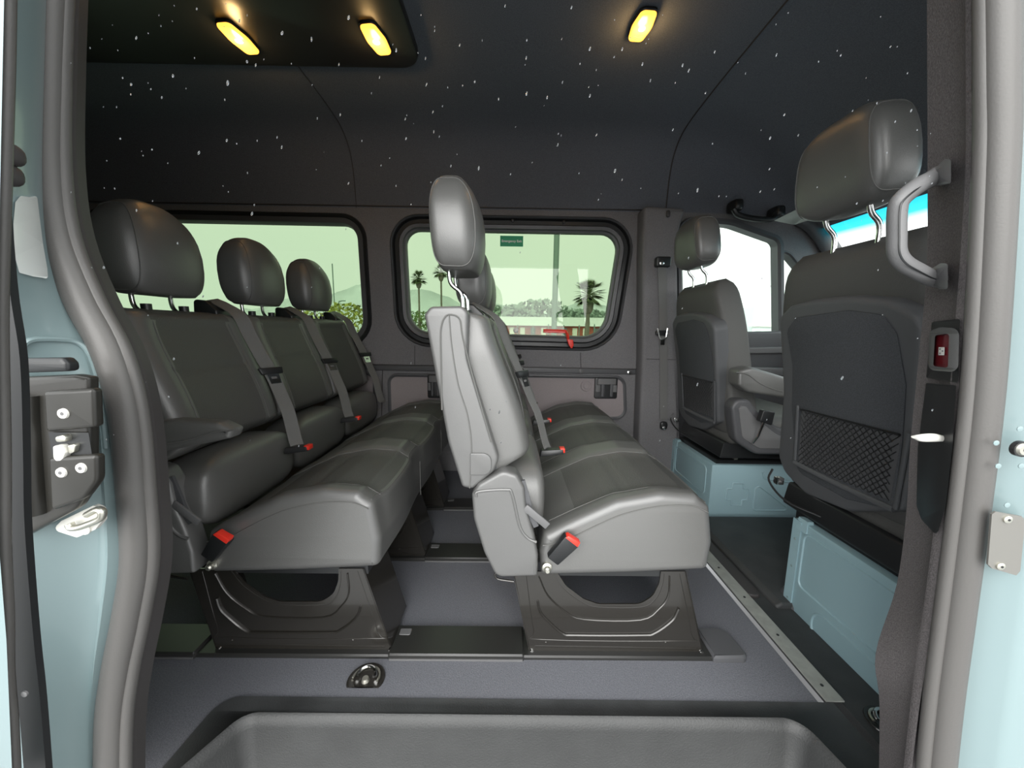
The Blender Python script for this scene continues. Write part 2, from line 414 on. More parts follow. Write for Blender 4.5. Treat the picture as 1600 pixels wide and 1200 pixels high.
# ---- ceiling
def csec(X, dz=0.0, dy=0.0):
    base = [(2.36, 1.645), (2.355, 1.74), (2.335, 1.86), (2.29, 1.95), (2.2, 2.01), (2.05, 2.035), (1.75, 2.05), (1.44, 2.055), (1.1, 2.05), (.85, 2.035), (.68, 1.99), (.59, 1.92), (.55, 1.83), (.54, 1.70)]
    return [Vector((X, y, 1.62+(z-1.62)*dz)) for y, z in base]
secs = [(-2.9, 1), (.0, 1), (.9, 1.0), (1.15, .97), (1.4, .75), (1.6, .35), (1.75, .06), (1.86, -.08)]
rg = [cat([p for p in csec(x, k)], 4) for x, k in secs]
b = MB(); b.rings(rg, closed=False, cap0=False, cap1=False)
rg2 = [[p+Vector((0, 0, .05)) for p in r] for r in rg]
b.rings(rg2, closed=False, cap0=False, cap1=False)
struct(b.build('ceiling', fabric, angle=60))
def cseam(X, name, r=.0035, k=1.0):
    pts = cat([p for p in csec(X, k)], 4)
    b = MB(); b.tube([p+Vector((0, -.002 if p.y > 1.44 else .002, -.002)) for p in pts], r, 6); struct(b.build(name, rubber_dk))
cseam(.93, 'trim_13'); cseam(-.93, 'trim_14', .002)
b = MB(); b.tube([Vector((x, YW-.003, 1.655)) for x in (-2.9, 1.0)], .004, 6); struct(b.build('trim_15', rubber_dk))
# dark overhead panel in the roof lining
b = MB(); lp = fillet([(-2.3, .75), (-.385, .75), (-.385, 1.76), (-2.3, 1.76)], [.02, .02, .09, .02], 6)
b.rex(lp, XY, 2.06, 2.022, .001, 2, rb=.012); struct(b.build('trim_16', plastic_dk))
# ---- rear wall, near wall with the door opening, header
b = MB(); b.box((-2.95, .45, -.1), (-2.9, 2.45, 2.1)); struct(b.build('wall_rear', trimfab))
b = MB(); b.box((-2.95, .53, -.05), (-.80, .57, 1.75)); struct(b.build('wall_near_rear', paint))
b = MB()
b.plate([[(.86, -.05), (2.9, -.05), (2.9, 1.5), (1.6, 1.6), (1.0, 1.75), (.86, 1.75)], rrect(1.1, .85, 1.75, 1.5, .06)], XZ, .52, .57)
struct(b.build('wall_near_front', paint))
b = MB(); b.rex([(.40, 1.70), (.47, 1.62), (.57, 1.62), (.62, 2.12), (.50, 2.12)], YZ, -1.2, 1.4, 0, 1); struct(b.build('trim_17', paint))
# ---- floor, step well
FX1 = .80
inner = [(284, 1199), (384, 1113), (1248, 1122), (1321, 1199)]
outerr = [(256, 1199), (350, 1089), (1312, 1099), (1400, 1199)]
def fl(uv, Z=0.0): q = P(uv[0], uv[1], Z=Z); return (q.x, q.y)
def ext(lst):   # continue the slanted ends out to the door sill
    a, b_, c, d = [Vector(fl(p)) for p in lst]
    s0 = a+(a-b_).normalized()*((a.y-.47)/max(.1, (b_-a).normalized().y)); s1 = d+(d-c).normalized()*((d.y-.47)/max(.1, (c-d).normalized().y))
    return [tuple(s0), tuple(b_), tuple(c), tuple(s1)]
I = ext(inner); O = ext(outerr)
O[2] = (FX1+.035, O[2][1]); O[3] = (FX1+.035, .47)
If = fillet(I, [0, .06, .06, 0], 8); Of = fillet(O, [0, .05, 0, 0], 8)
b = MB(); b.plate([[(-2.9, .47), Of[0]] + Of[1:-2] + [(FX1, O[2][1]), (FX1, 2.37), (-2.9, 2.37)]], XY, -.03, 0.0)
struct(b.build('floor', carpet))
b = MB()
hole = [(p[0], p[1]) for p in If]
rim = [Of[0]] + Of[1:-1] + [Of[-1]] + hole[::-1]
b.plate([rim], XY, -.03, .003)
# rounded lip and well walls
prof = [(0, .003), (-.006, .008), (-.012, .004), (-.02, -.02), (-.035, -.27), (-.05, -.285)]
def inset_open(lst, d):
    n = len(lst); out = []
    for i in range(n):
        a = Vector(lst[max(0, i-1)]); c = Vector(lst[min(n-1, i+1)]); t = (c-a).normalized(); out.append((lst[i][0]+t.y*d*-1*-1, lst[i][1]-t.x*d))
    return out
rg = []
for o_, z in prof:
    rr = inset_open(hole, -o_); rg.append([Vector((p[0], p[1], z)) for p in rr])
b.rings(rg, closed=False, cap0=False, cap1=False, m=1)
lo = rg[-1]; b.rings([lo, [Vector((p.x, .47, p.z)) for p in lo]], closed=False, cap0=False, cap1=False, m=1)
o = b.build('floor', [rimmat, stepmat], angle=50); o.name = 'floor_step_well'; struct(o)
# pale sill strip + cab floor
stp = [fl((1112, 880)), fl((1130, 880)), fl((1311, 1098)), fl((1283, 1098))]
b = MB(); x0 = (stp[0][0]+stp[3][0])/2; x1 = (stp[1][0]+stp[2][0])/2
b.box((x0, stp[2][1]+.001, 0.0), (x1, 2.3, .004))
for k in range(9): screw(b, ((x0+x1)/2, .86+.165*k, .004), (0, 0, 1), .004, m=1, h=.002)
o = b.build('door_sill_strip', [alu, plastic_dk], bevel=None); tag(o, 'long aluminium strip with screws along the edge of the grey floor covering', 'floor strip')
XS = x1
b = MB(); b.box((XS, .47, -.06), (2.9, 2.37, -.008)); o = b.build('floor', rimmat); o.name = 'floor_cab'; struct(o)
# ---- near side: pillar trims, seals, painted jambs
YS = .50
seal_r = [(1563, -330), (1563, -60), (1563, 120), (1562, 240), (1550, 480), (1538, 640), (1519, 800), (1498, 960), (1480, 1100), (1464, 1260)]
def tubepath(uvs, Y, n=6): return cat([P(u, v, Y=Y) for u, v in uvs], n)
def seal(uvs, name, lip_dx, w=.0165):
    t = thing(name[0], P(*uvs[-1], Y=YS), name[1], 'door seal')
    b = MB(); b.tube(tubepath(uvs, YS), w, 14, r2=w*1.15, up=(0, 1, 0)); b.build('bulb', rubber, t)
    b = MB(); b.tube(tubepath([(u+lip_dx*1.0, v) for u, v in uvs], YS+.006), w*.55, 12); b.build('lip', rubber, t)
    b = MB(); b.tube(tubepath([(u-lip_dx*.55, v) for u, v in uvs], YS+.004), w*.45, 8); b.tube(tubepath([(u+lip_dx*.62, v) for u, v in uvs], YS+.012), w*.4, 8); b.build('groove', rubber_dk, t)
    return t
seal(seal_r, ('door_seal', 'straight rubber door seal running down the right door post'), -27)
seal_l = [(76, -330), (76, -60), (72, 100), (72, 260), (88, 370), (128, 470), (170, 550), (195, 640), (207, 760), (213, 870), (200, 960), (182, 1050), (172, 1130), (170, 1260)]
seal(seal_l, ('door_seal', 'curving S-shaped rubber door seal on the left door post'), 25)
def strip(A, B, YA, YB, name, m, n=5, extra=None, bulge=0.0, th=.012):
    """surface between two pixel polylines, each at its own depth"""
    a = cat([P(u, v, Y=YA) for u, v in A], n); c = cat([P(u, v, Y=YB) for u, v in B], n)
    rows = []
    for p, q in zip(a, c):
        r = []
        for k in range(9): t = k/8; s = p.lerp(q, t); s.y -= bulge*math.sin(math.pi*t); r.append(s)
        rows.append(r)
    back = [[s+Vector((0, th, 0)) for s in r] for r in rows]
    full = [r+bk[::-1] for r, bk in zip(rows, back)]
    b = MB(); b.rings(full); return b.build(name, m, angle=50)
# right pillar fabric trim
A = [(1528, -330), (1528, -60), (1528, 120), (1527, 260), (1516, 420), (1504, 560), (1492, 700), (1478, 800), (1462, 920), (1450, 1020), (1436, 1110), (1418, 1260)]
Bp = [(1463, -330), (1463, -60), (1463, 120), (1463, 260), (1461, 420), (1448, 560), (1434, 700), (1428, 800), (1412, 920), (1378, 1030), (1384, 1110), (1382, 1260)]
o = strip(A, Bp, .515, .60, 'pillar_right', pillarfab, bulge=.012); o.name = 'trim_18'; struct(o)
# its return towards the cab
o = strip(Bp, [(u, v) for u, v in Bp], .60, .601, 'x', pillarfab); bpy.data.objects.remove(o)
b = MB(); pa = cat([P(u, v, Y=.60) for u, v in Bp], 5); b.rings([[p, p+Vector((.16, .02, 0)), p+Vector((.16, -.07, 0)), p+Vector((.05, -.07, 0))] for p in pa]); o = struct(b.build('trim_19', pillarfab, angle=50))
# left post: narrow inner trim then the return to the rear
Al = [(u+38, v) for u, v in seal_l]; Bl = [(u+(46 if v < 900 else 46), v) for u, v in seal_l]
o = strip([(u+30, v) for u, v in seal_l], Bl, .508, .53, 'trim_20', rubber_dk); struct(o)
b = MB(); pa = cat([P(u, v, Y=.53) for u, v in Bl], 5)
b.rings([[p, p+Vector((-.05, .03, 0)), Vector((min(p.x-.06, -.86), p.y+.03, p.z)), Vector((min(p.x-.06, -.86), p.y-.0, p.z))] for p in pa]); struct(b.build('trim_21', pillarfab, angle=50))
# painted jambs
jr0 = [(u+14, v) for u, v in seal_r]
b = MB(); rg = []
for p in cat([P(u, v, Y=YS+.004) for u, v in jr0], 5):
    z = p.z; rg.append([p+Vector((0, .004, 0)), p+Vector((.012, -.006, 0)), p+Vector((.028, -.030, 0)), p+Vector((.040, -.036, 0)), p+Vector((.075, -.040, 0)), p+Vector((.12, -.050, 0)), p+Vector((.14, -.07, 0)), p+Vector((.2, -.07, 0)), p+Vector((.2, .03, 0))])
b.rings(rg); o = struct(b.build('trim_22', paint, angle=50))
jl0 = [(u-12, v) for u, v in seal_l]
left = [(18, -330), (18, -60), (16, 100), (12, 260), (10, 370), (12, 470), (14, 550), (20, 640), (22, 760), (25, 870), (32, 960), (42, 1050), (55, 1130), (70, 1260)]
rows = []
pa = cat([P(u, v, Y=YS+.006) for u, v in jl0], 5); pc = cat([P(u, v, Y=.43) for u, v in left], 5)
for p, q in zip(pa, pc):
    r = []
    for k in range(15):
        t = k/14; s = p.lerp(q, t)
        s.y += .016*math.sin(math.pi*min(1, t*1.0)) - .010*math.exp(-((t-.22)/.07)**2)
        r.append(s)
    rows.append(r + [r[-1]+Vector((-.03, .02, 0)), r[-1]+Vector((-.16, .05, 0)), r[0]+Vector((-.02, .06, 0))])
b = MB(); b.rings(rows); struct(b.build('trim_23', paint, angle=50))
def jamb_l(u, v, lift=.002):
    ua, ul = [[a+(c-a)*(v-b0)/(d-b0) for (a, b0), (c, d) in zip(tb, tb[1:]) if b0 <= v <= d][0] for tb in (jl0, left)]
    a_, c_ = P(ua, v, Y=YS+.006), P(ul, v, Y=.43); lo, hi = 0, 1
    for _ in range(30):
        t = (lo+hi)/2; p = a_.lerp(c_, t); p.y += .016*math.sin(math.pi*t) - .010*math.exp(-((t-.22)/.07)**2)
        if p.x/p.y > (P(u, v, Y=1).x): lo = t
        else: hi = t
    return P(u, v, Y=p.y-lift)
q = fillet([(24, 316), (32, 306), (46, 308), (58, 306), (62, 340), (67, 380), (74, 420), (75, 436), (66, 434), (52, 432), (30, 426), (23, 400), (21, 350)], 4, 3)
b = MB(); b.plate([q], lambda p, d: jamb_l(p[0], p[1], d), .0035, -.002); o = b.build('reflection_patch', mat('white_reflection_paint', (.8, .84, .82), .25, coat=.5)); tag(o, 'irregular white patch imitating a reflection high on the pale blue left jamb', 'painted_reflection')  # white patch laid on the jamb, its colour imitating a sky reflection
b = MB(); b.tube(cat([jamb_l(*p, .001) for p in ((28, 552), (42, 534), (70, 530), (118, 534), (140, 552), (152, 590), (160, 640), (166, 700))], 5), .0035, 8); struct(b.build('trim_34', paint))
# ---- cab: windscreen and its surround, dash, door card
b = MB()
wsl = [P(1262, 404, X=2.02), P(1266, 372, X=2.0), P(1300, 358, X=1.98), P(1462, 298, X=1.95)]
def ws(y, z): return Vector((1.88+(1.5-z)*.75, y, z))
b.rings([[ws(.58, z), ws(.9, z)+Vector((.05, 0, 0)), ws(1.45, z)+Vector((.08, 0, 0)), ws(2.0, z)+Vector((.05, 0, 0)), ws(2.34, z)] for z in (.80, 1.0, 1.2, 1.4, 1.60)], closed=False, cap0=False, cap1=False)
o = b.build('windshield', shade, angle=60); o.data.transform(Matrix.Translation(o.location)); o.location = (0, 0, 0); o.name = 'window_5'; struct(o)
b = MB(); b.rex(fillet([(1.78, .98), (2.0, 1.02), (2.7, .86), (2.7, -.05), (2.1, -.05), (1.85, .5), (1.70, .80)], .04), lambda p, d: Vector((p[0], d, p[1])), .60, 2.34, .02, 3)
o = b.build('dashboard', plastic, angle=40); tag(o, 'dark grey dashboard under the windscreen beyond the front seats', 'dashboard')
b = MB(); pts = [P(1226, 383, Y=2.33), P(1250, 420, Y=2.33), P(1300, 520, Y=2.33)]
pts = [Vector((1.62, 2.33, 1.58)), Vector((1.74, 2.33, 1.50)), Vector((1.93, 2.33, 1.27)), Vector((2.2, 2.33, .93))]
b.tube(cat([p+Vector((.10, 0, .05)) for p in pts], 5), .055, 10, r2=.03); struct(b.build('trim_24', plastic))
b = MB(); b.tube([Vector((1.84, .56, 1.60)), Vector((1.90, 1.45, 1.625)), Vector((1.84, 2.36, 1.60))], .05, 10, r2=.035); struct(b.build('trim_33', fabric))
# ================================================================== BENCHES
Y0, Y1 = 0.93, 2.25; SW = (Y1-Y0)/3        # near and far side of a three-seat bench, seat pitch
def fit_profile(uvs, Y, r, seg=4): return fillet(pxs(uvs, Y), r, seg)
def bench():
    org = Vector((.12, 1.59, 0.012))
    t = thing('bench_seat', org, 'three-seat vinyl bench in the middle of the van, its grey backrest side facing the camera', 'bench seat')
    # ---- cushion: side profile swept across the van
    prof = fillet(pxs([(846, 902), (843, 866), (850, 838), (905, 812), (965, 786), (1035, 774), (1090, 778), (1114, 796), (1118, 850), (1110, 893), (980, 899)], Y0),
                  [.012, .012, .02, .06, .08, .08, .03, .022, .05, .018, .1], 5)
    xs = [p[0] for p in prof]; xb, xf = min(xs), max(xs); zt = max(p[1] for p in prof); zb = min(p[1] for p in prof)
    def yloc(y):
        k = min(2, max(0, int((y-Y0)/SW))); return (y-Y0-k*SW)/SW
    def bump_fn(p):
        s = yloc(p.y); top = max(0.0, min(1.0, (p.z-(zb+.06))/(zt-zb-.06)))
        d = abs(s-.5)*2                         # 0 centre of a seat .. 1 boundary
        ins = 1/(1+math.exp((d-.66)*26))       # sunk centre panel
        fx = (p.x-xb)/(xf-xb); fw = 1/(1+math.exp((fx-.97)*60))
        p.z += top*(-.016*ins*fw + .004)
        if top > .3:
            p.z -= top*.005*math.exp(-((d-.70)/.035)**2)*fw
            p.z -= top*.006*math.exp(-((fx-.52)/.012)**2)*ins      # cross seam
        if .06 < (p.z-zb)/(zt-zb) : p.x += .004*math.cos(d*math.pi)*(1 if fx > .9 else 0)
        p.x += (.012*ins*(fx > .93)*top)
        return p
    # densify the loop so that the relief shows
    dense = []
    for i in range(len(prof)):
        a, c = Vector(prof[i]), Vector(prof[(i+1) % len(prof)]); n = max(1, int((c-a).length/.012))
        for k in range(n): dense.append(tuple(a.lerp(c, k/n)))
    def mfn(c):
        s = yloc(c.y); d = abs(s-.5)*2; fx = (c.x-xb)/(xf-xb)
        if c.z > zt-.075 and d < .68 and fx < .955 and c.y > Y0+.03 and c.y < Y1-.03: return 1
        return 2 if c.y < Y0+.012 or c.y > Y1-.012 else 0
    b = MB(); b.rex(dense, XZ, Y0, Y1, .022, 5, steps=84, fn=bump_fn, mfn=mfn)
    cu = b.build('cushion', [leather, leather_panel, leather_side], t, angle=60)
    # piping along the near side and the front edge
    b = MB()
    topl = pxs([(848, 852), (880, 846), (930, 822), (975, 803), (1030, 791), (1080, 790), (1106, 800)], Y0)
    b.tube(cat([Vector((x, Y0-.001, z)) for x, z in topl], 5), .0018, 6)
    fz = zt-.012
    b.build('piping', thread, cu); b = MB()
    pc = P(1109, 793, Y=Y0); pts = [bump_fn(Vector((pc.x+.001, y, pc.z+.001))) for y in [Y0+.02+k*(Y1-Y0-.04)/60 for k in range(61)]]
    b.tube(pts, .0018, 6)
    b.build('piping', thread, cu)
    for k in (1, 2):
        yy = Y0+k*SW; b = MB()
        b.tube([Vector((xf+.001, yy, z)) for z in (zt-.075, (zt+zb)/2, zb+.03)], .0014, 5); b.build('front_seam', thread, cu)
    # seams along both sides of every sunk panel
    tops = []
    for i in range(15):
        x = xb+.03+(xf-xb-.05)*i/14; zs = [a.lerp(c, (x-a.x)/(c.x-a.x)).y for a, c in ((Vector(dense[q]), Vector(dense[(q+1) % len(dense)])) for q in range(len(dense))) if (a.x-x)*(c.x-x) <= 0 and abs(a.x-c.x) > 1e-6]
        tops.append((x, max(zs)))
    for k in range(3):
        for sg in (-1, 1):
            yy = Y0+SW*(k+.5)+sg*SW*.5*.70; b = MB()
            b.tube([bump_fn(Vector((x, yy, z+.0012))) for x, z in tops], .0016, 5); b.build('panel_seam', thread, cu)
    # ---- backrests
    def L3(p): q = P(p[0], p[1], Y=.95); return Vector((q.x, q.z))
    f0, f1 = L3((833, 712)), L3((760, 484)); r0, r1 = L3((722, 752)), L3((662, 489))
    for k in range(3):
        yc = Y0+.018+SW*(k+.5)-.018; hw = SW/2-.006
        NR = 34; rings = []
        for i in range(NR+1):
            u = i/NR; bk = r0.lerp(r1, u); ft = f0.lerp(f1, u)
            ft.x += .018*math.sin(math.pi*min(1, u*1.25))*(1-u)      # lumbar swell
            e = .0
            # rounded top and bottom
            ru = 1.0
            if u > .94: s_ = (u-.94)/.06; ru = math.sqrt(max(0.02, 1-s_*s_*.92))
            if u < .05: s_ = (.05-u)/.05; ru = math.sqrt(max(0.05, 1-s_*s_*.9))
            mid = (bk+ft)/2; bk2 = mid.lerp(bk, ru); ft2 = mid.lerp(ft, ru)
            w = hw*(1-.10*max(0, (u-.70)/.30)**2)*(.985+.015*ru)
            ring = []
            M = 56
            for j in range(M):
                a = 2*math.pi*j/M; cx = math.copysign(abs(math.sin(a))**.33, math.sin(a)); cy = math.copysign(abs(math.cos(a))**.33, math.cos(a))
                th = (ft2-bk2)/2; base = (ft2+bk2)/2 + th*cx; y = yc + w*cy
                if cx > .3:
                    d = abs(cy); ins = 1/(1+math.exp((d-.62)*22)); g = -.017*ins*(1 if u < .9 else .6) - .004*math.exp(-((d-.66)/.04)**2) - .007*math.exp(-((u-.56)/.012)**2)*ins
                    base = base + Vector((1, .25)).normalized()*g
                ring.append(Vector((base.x, y, base.y)))
            rings.append(ring)
        def bm_fn(c, yc=yc):
            u = (c.z-f0.y)/(f1.y-f0.y); xm = (f0.lerp(f1, u).x+r0.lerp(r1, u).x)/2
            if c.x < xm-.01: return 2
            return 1 if abs(c.y-yc) < hw*.62 else 0
        b = MB(); b.rings(rings, mfn=bm_fn)
        bo = b.build('backrest', [leather, leather_panel, seatshell], t, angle=60)
        for sgn in (-1, 1):
            pth = []; b = MB()
            for i in range(13):
                u = .04+.88*i/12; ft = f0.lerp(f1, u); x = ft.x+.018*math.sin(math.pi*min(1, u*1.25))*(1-u)
                pth.append(Vector((x-.008, yc+sgn*hw*.66*(1-.08*max(0, (u-.7)/.3)), ft.y-.002)))
            b.tube(cat(pth, 3), .0018, 5); b.build('seam', thread, bo)
        # headrest with two bent posts
        hc = P(717, 357, Y=yc-.02); hc = Vector((hc.x, yc, 0))
        zc = P(717, 357, Y=Y0+SW/2-.03).z; xc = P(716, 357, Y=Y0+SW/2-.03).x
        def hfn(p):
            u = (p.z/.132+1)/2
            k_ = max(0, (u-.42)/.58); p.x = p.x*(1-.34*k_**2.2)*(1-.08*(1-u)); p.y *= 1-.20*k_**2.2; p.z = max(p.z, -.124)
            p.x += .022*(p.y/.13)**2*(-1) + .010*math.sin(u*math.pi)
            p.x += (u-.5)*(-.022)
            p.y *= 1-.10*(u-.4)**2*2-.02
            sq = abs(abs(p.y)/.13-.80); return p
        b = MB(); b.soft((xc, yc, zc), (.068, .137, .140), .62, .44, 30, 48, fn=hfn)
        ho = b.build('headrest', leather, t, angle=80)
        for sgn in (-1, 1):
            pth = []; b = MB()
            pth = [Vector((xc, yc, zc))+hfn(p) for p in se_ring((.0687, .1377, .1405), .62, .44, sgn*.108)]
            b.tube(pth, .0016, 6, closed=True); b.build('piping', thread, ho)
        pr = f1.lerp(r1, .48)
        for sgn in (-1, 1):
            yy = yc+sgn*.062; b = MB()
            b.tube(cat([Vector((pr.x, yy, pr.y-.03)), Vector((pr.x-.002, yy, pr.y+.035)), Vector((pr.x-.008, yy, pr.y+.060)), Vector((pr.x-.036, yy, pr.y+.088)), Vector((pr.x-.040, yy, zc-.09))], 5), .0062, 10)
            b.build('headrest_post', chrome, ho)
        each([lambda b, g=sgn: b.cyl((pr.x, yc+g*.062, pr.y-.02), (pr.x-.001, yc+g*.062, pr.y+.016), .013, 12) for sgn in (-1, 1)], 'post_sleeve', plastic_dk, bo)
        # belt outlet on the far shoulder, belt and buckle
        yb = yc+hw-.035
        b = MB(); lp = fillet([(pr.x-.035, pr.y-.03), (pr.x+.05, pr.y-.03), (pr.x+.045, pr.y+.008), (pr.x+.01, pr.y+.04), (pr.x-.03, pr.y+.045)], .012, 4)
        b.rex(lp, XZ, yb-.045, yb+.04, .006, 3); b.build('belt_outlet', plastic_dk, t)
        bx = lambda u, off: Vector((f0.lerp(f1, u).x+.018*math.sin(math.pi*min(1, u*1.25))*(1-u)+off, 0, f0.lerp(f1, u).y))
        pts = [(0.99, -.03, 0, .035), (1.01, -.005, 0, .005)]
        path = [Vector((pr.x+.0, yb, pr.y+.046)), Vector((pr.x+.035, yb, pr.y+.030))]
        for u, off, dy in ((.97, .010, 0), (.8, .016, .002), (.6, .020, .004), (.4, .024, .006), (.2, .032, .0), (.06, .046, -.012)):
            q = bx(u, off); path.append(Vector((q.x, yb+dy, q.z)))
        q = bx(0, .0); path.append(Vector((q.x+.075, yb-.03, zt+.008))); path.append(Vector((q.x+.105, yb-.035, zt-.002)))
        sb = MB(); sb.strap(cat(path, 5), (.5, .86, 0), .047, .0012); so = sb.build('seat_belt', webbing, t)
        q = bx(.46, .028); mb_ = MB(); tl = Vector((q.x, yb+.005, q.z)); dn = Vector((f0.x-f1.x, 0, f0.y-f1.y)).normalized(); nn = Vector((-dn.z, 0, dn.x))*-1
        if nn.x < 0: nn = -nn
        wv_ = Vector((.5, .86, 0)); nn = dn.cross(wv_).normalized(); nn = nn if nn.x > 0 else -nn
        def loc(a, b_, c_): return tl+wv_*a*1.2+dn*b_+nn*c_
        mb_.hexa([loc(-.034, -.010, -.006), loc(.034, -.010, -.006), loc(.030, .014, -.006), loc(-.030, .014, -.006), loc(-.034, -.010, .008), loc(.034, -.010, .008), loc(.030, .014, .008), loc(-.030, .014, .008)])
        tg = mb_.build('belt_tongue', plastic_dk, so, bevel=(.003, 2))
        mb_ = MB(); mb_.plate([[(-.017, .012), (.017, .012), (.015, .05), (-.015, .05)], [(-.008, .024), (.008, .024), (.008, .032), (-.008, .032)]], lambda p, d: loc(p[0], p[1], d), .000, .004)
        mb_.build('tongue_blade', chrome, so)
        if k < 2:
            q = bx(0, 0); c = Vector((q.x+.095, yb-.045, zt-.004)); mb_ = MB()
            mb_.hexa([c+Vector(v) for v in ((-.05, -.022, -.012), (.035, -.022, .0), (.035, .018, .0), (-.05, .018, -.012), (-.045, -.020, .012), (.033, -.020, .018), (.033, .016, .018), (-.045, .016, .012))])
            bk_ = mb_.build('buckle', plastic_dk, t, bevel=(.004, 2))
            mb_ = MB(); c2 = c+Vector((.034, -.002, .01)); mb_.box(c2-Vector((.012, .016, .006)), c2+Vector((.006, .014, .010))); mb_.build('release_button', red, bk_, bevel=(.002, 2))
        # leather tuck between back and cushion
        b = MB(); b.soft((f0.x-.040, yc, zt-.035), (.078, hw*1.0, .105), .6, .25, 14, 28); b.build('back_tuck', leather, t)
    # ---- near end: side panel, hinge cover
    sp = fillet(pxs([(662, 490), (676, 477), (742, 474), (758, 488), (728, 530)][:0] + [(663, 492), (672, 479), (722, 478), (732, 488), (731, 560), (780, 716), (772, 736), (738, 764), (722, 760), (700, 690)], Y0-.016), [.01, .02, .02, .02, .1, .03, .03, .015, .012, .2], 5)
    b = MB(); b.rex(sp, XZ, Y0-.022, Y0+.03, .010, 4); spo = b.build('side_panel', leather_side, t, angle=50)
    b = MB()
    b.tube(cat([Vector((p.x, Y0-.0235, p.z)) for p in [P(u, v, Y=Y0-.02) for u, v in ((702, 492), (706, 540), (716, 600), (731, 650), (737, 700), (734, 762))]], 6), .0016, 5)
    b.build('seam', thread, spo); b = MB()
    arch = [(691, 640), (689, 540), (690, 510), (697, 494), (708, 492), (719, 500), (724, 530), (742, 600), (768, 690)]
    b.tube(cat([Vector((p.x, Y0-.023, p.z)) for p in [P(u, v, Y=Y0-.02) for u, v in arch]], 5), .0022, 6)
    b.build('seam', thread, spo)
    cap = fillet(pxs([(735, 707), (768, 707), (768, 741), (735, 741)], Y0-.02), [.003, .022, .022, .003], 6)
    b = MB(); b.rex(cap, XZ, Y0-.0275, Y0-.015, .002, 3); b.build('armrest_mount_cap', leather_side, t)
    hc_ = fillet(pxs([(738, 768), (748, 752), (786, 731), (808, 738), (819, 758), (822, 790), (834, 830), (840, 862), (839, 894), (776, 896), (757, 858), (741, 806)], Y0-.01), [.012, .02, .03, .02, .02, .06, .03, .02, .008, .03, .08, .08], 5)
    b = MB(); b.rex(hc_, XZ, Y0-.030, Y0+.03, .010, 4); hco = b.build('hinge_cover', leather_side, t, angle=50)
    b = MB(); rl = [(744, 776), (748, 768), (790, 765), (800, 772), (812, 822), (824, 840), (838, 847)]
    b.tube(cat([Vector((p.x, Y0-.030, p.z)) for p in [P(u, v, Y=Y0-.03) for u, v in rl]], 6), .004, 8); b.build('rib', leather_side, hco)
    b = MB(); hp = [(772, 744), (800, 744), (816, 765), (820, 795), (812, 818)]
    b.strap(cat([Vector((p.x, Y0-.014, p.z)) for p in [P(u, v, Y=Y0-.02) for u, v in ((816, 752), (824, 780), (830, 806), (838, 824))]], 4), (1, 0, .3), .014, .004); b.build('lever_strap', plastic, t)
    b = MB(); a_, c_ = P(820, 792, Y=Y0-.025), P(856, 822, Y=Y0-.025); b.strap([a_, (a_+c_)/2, c_], (0.3, 0, .5), .020, .004); b.build('recline_lever', plastic_lt, t, bevel=(.003, 2))
    # buckle on the near side of the cushion
    nb = MB(); A_ = P(862, 874, Y=Y0-.025); B_ = P(893, 842, Y=Y0-.03); ax = (B_-A_).normalized(); sd = Vector((-ax.z, 0, ax.x)); yv = Vector((0, 1, 0))
    def nl(o, a, s_, y): return o+ax*a+sd*s_+yv*y
    nb.hexa([nl(A_, 0, -.020, -.010), nl(A_, 0, .016, -.010), nl(A_, 0, .016, .014), nl(A_, 0, -.020, .014), nl(B_, 0, -.024, -.012), nl(B_, 0, .022, -.012), nl(B_, 0, .022, .016), nl(B_, 0, -.024, .016)])
    bk2 = nb.build('buckle', plastic_dk, t, bevel=(.004, 2))
    nb = MB(); nb.hexa([nl(B_, -.004, -.022, -.0125), nl(B_, -.004, .020, -.0125), nl(B_, -.004, .020, .012), nl(B_, -.004, -.022, .012), nl(B_, .010, -.020, -.010), nl(B_, .006, .016, -.010), nl(B_, .006, .016, .010), nl(B_, .010, -.020, .010)])
    nb.build('release_button', red, bk2, bevel=(.002, 2))
    nb = MB(); bc = P(855, 889, Y=Y0-.01); screw(nb, bc+Vector((0, .012, 0)), (0, -1, 0), .014, h=.012); screw(nb, bc, (0, -1, 0), .0085, h=.012); nb.build('anchor_bolt', steel, t)
    # ---- three pressed pedestals
    for k, yp in enumerate((.955, 1.405, 1.835)):
        out = pxs([(801, 893), (816, 955), (826, 1012), (836, 1019), (1092, 1019), (1098, 1012), (1084, 955), (1072, 893)], .955)
        holeq = pxs([(870, 893), (884, 915), (912, 936), (935, 944), (1000, 944), (1020, 932), (1030, 912), (1033, 893)], .955)
        sh = yp-.955
        loop = fillet(out[:-1] + [out[-1]], [0, .05, .008, .008, .008, .008, .05, 0], 3) + fillet([holeq[-1]] + holeq[-2:0:-1] + [holeq[0]], [0]+[.05]*6+[0], 6)
        b = MB(); b.plate([loop], XZ, yp, yp+.004)
        # folded flanges
        for e0, e1 in (((801, 893), (826, 1016)), ((1072, 893), (1098, 1014))):
            a_, c_ = P(*e0, Y=.955), P(*e1, Y=.955); a_.y = c_.y = yp
            nrm = Vector((1 if e0[0] < 900 else -1, 0, 0))*.004
            b.hexa([a_, a_+nrm, a_+nrm+Vector((0, .16, 0)), a_+Vector((0, .16, 0)), c_, c_+nrm, c_+nrm+Vector((0, .16, 0)), c_+Vector((0, .16, 0))])
        po = b.build('pedestal', blackmetal, t, bevel=None, angle=30)
        def rib(uvs, r, dy=0):
            b = MB(); pts = [P(u, v, Y=.955) for u, v in uvs]; b.tube(cat([Vector((p.x, yp+.001, p.z)) for p in pts], 4), r, 8, r2=r*.5); b.build('pressed_rib', blackmetal, po)
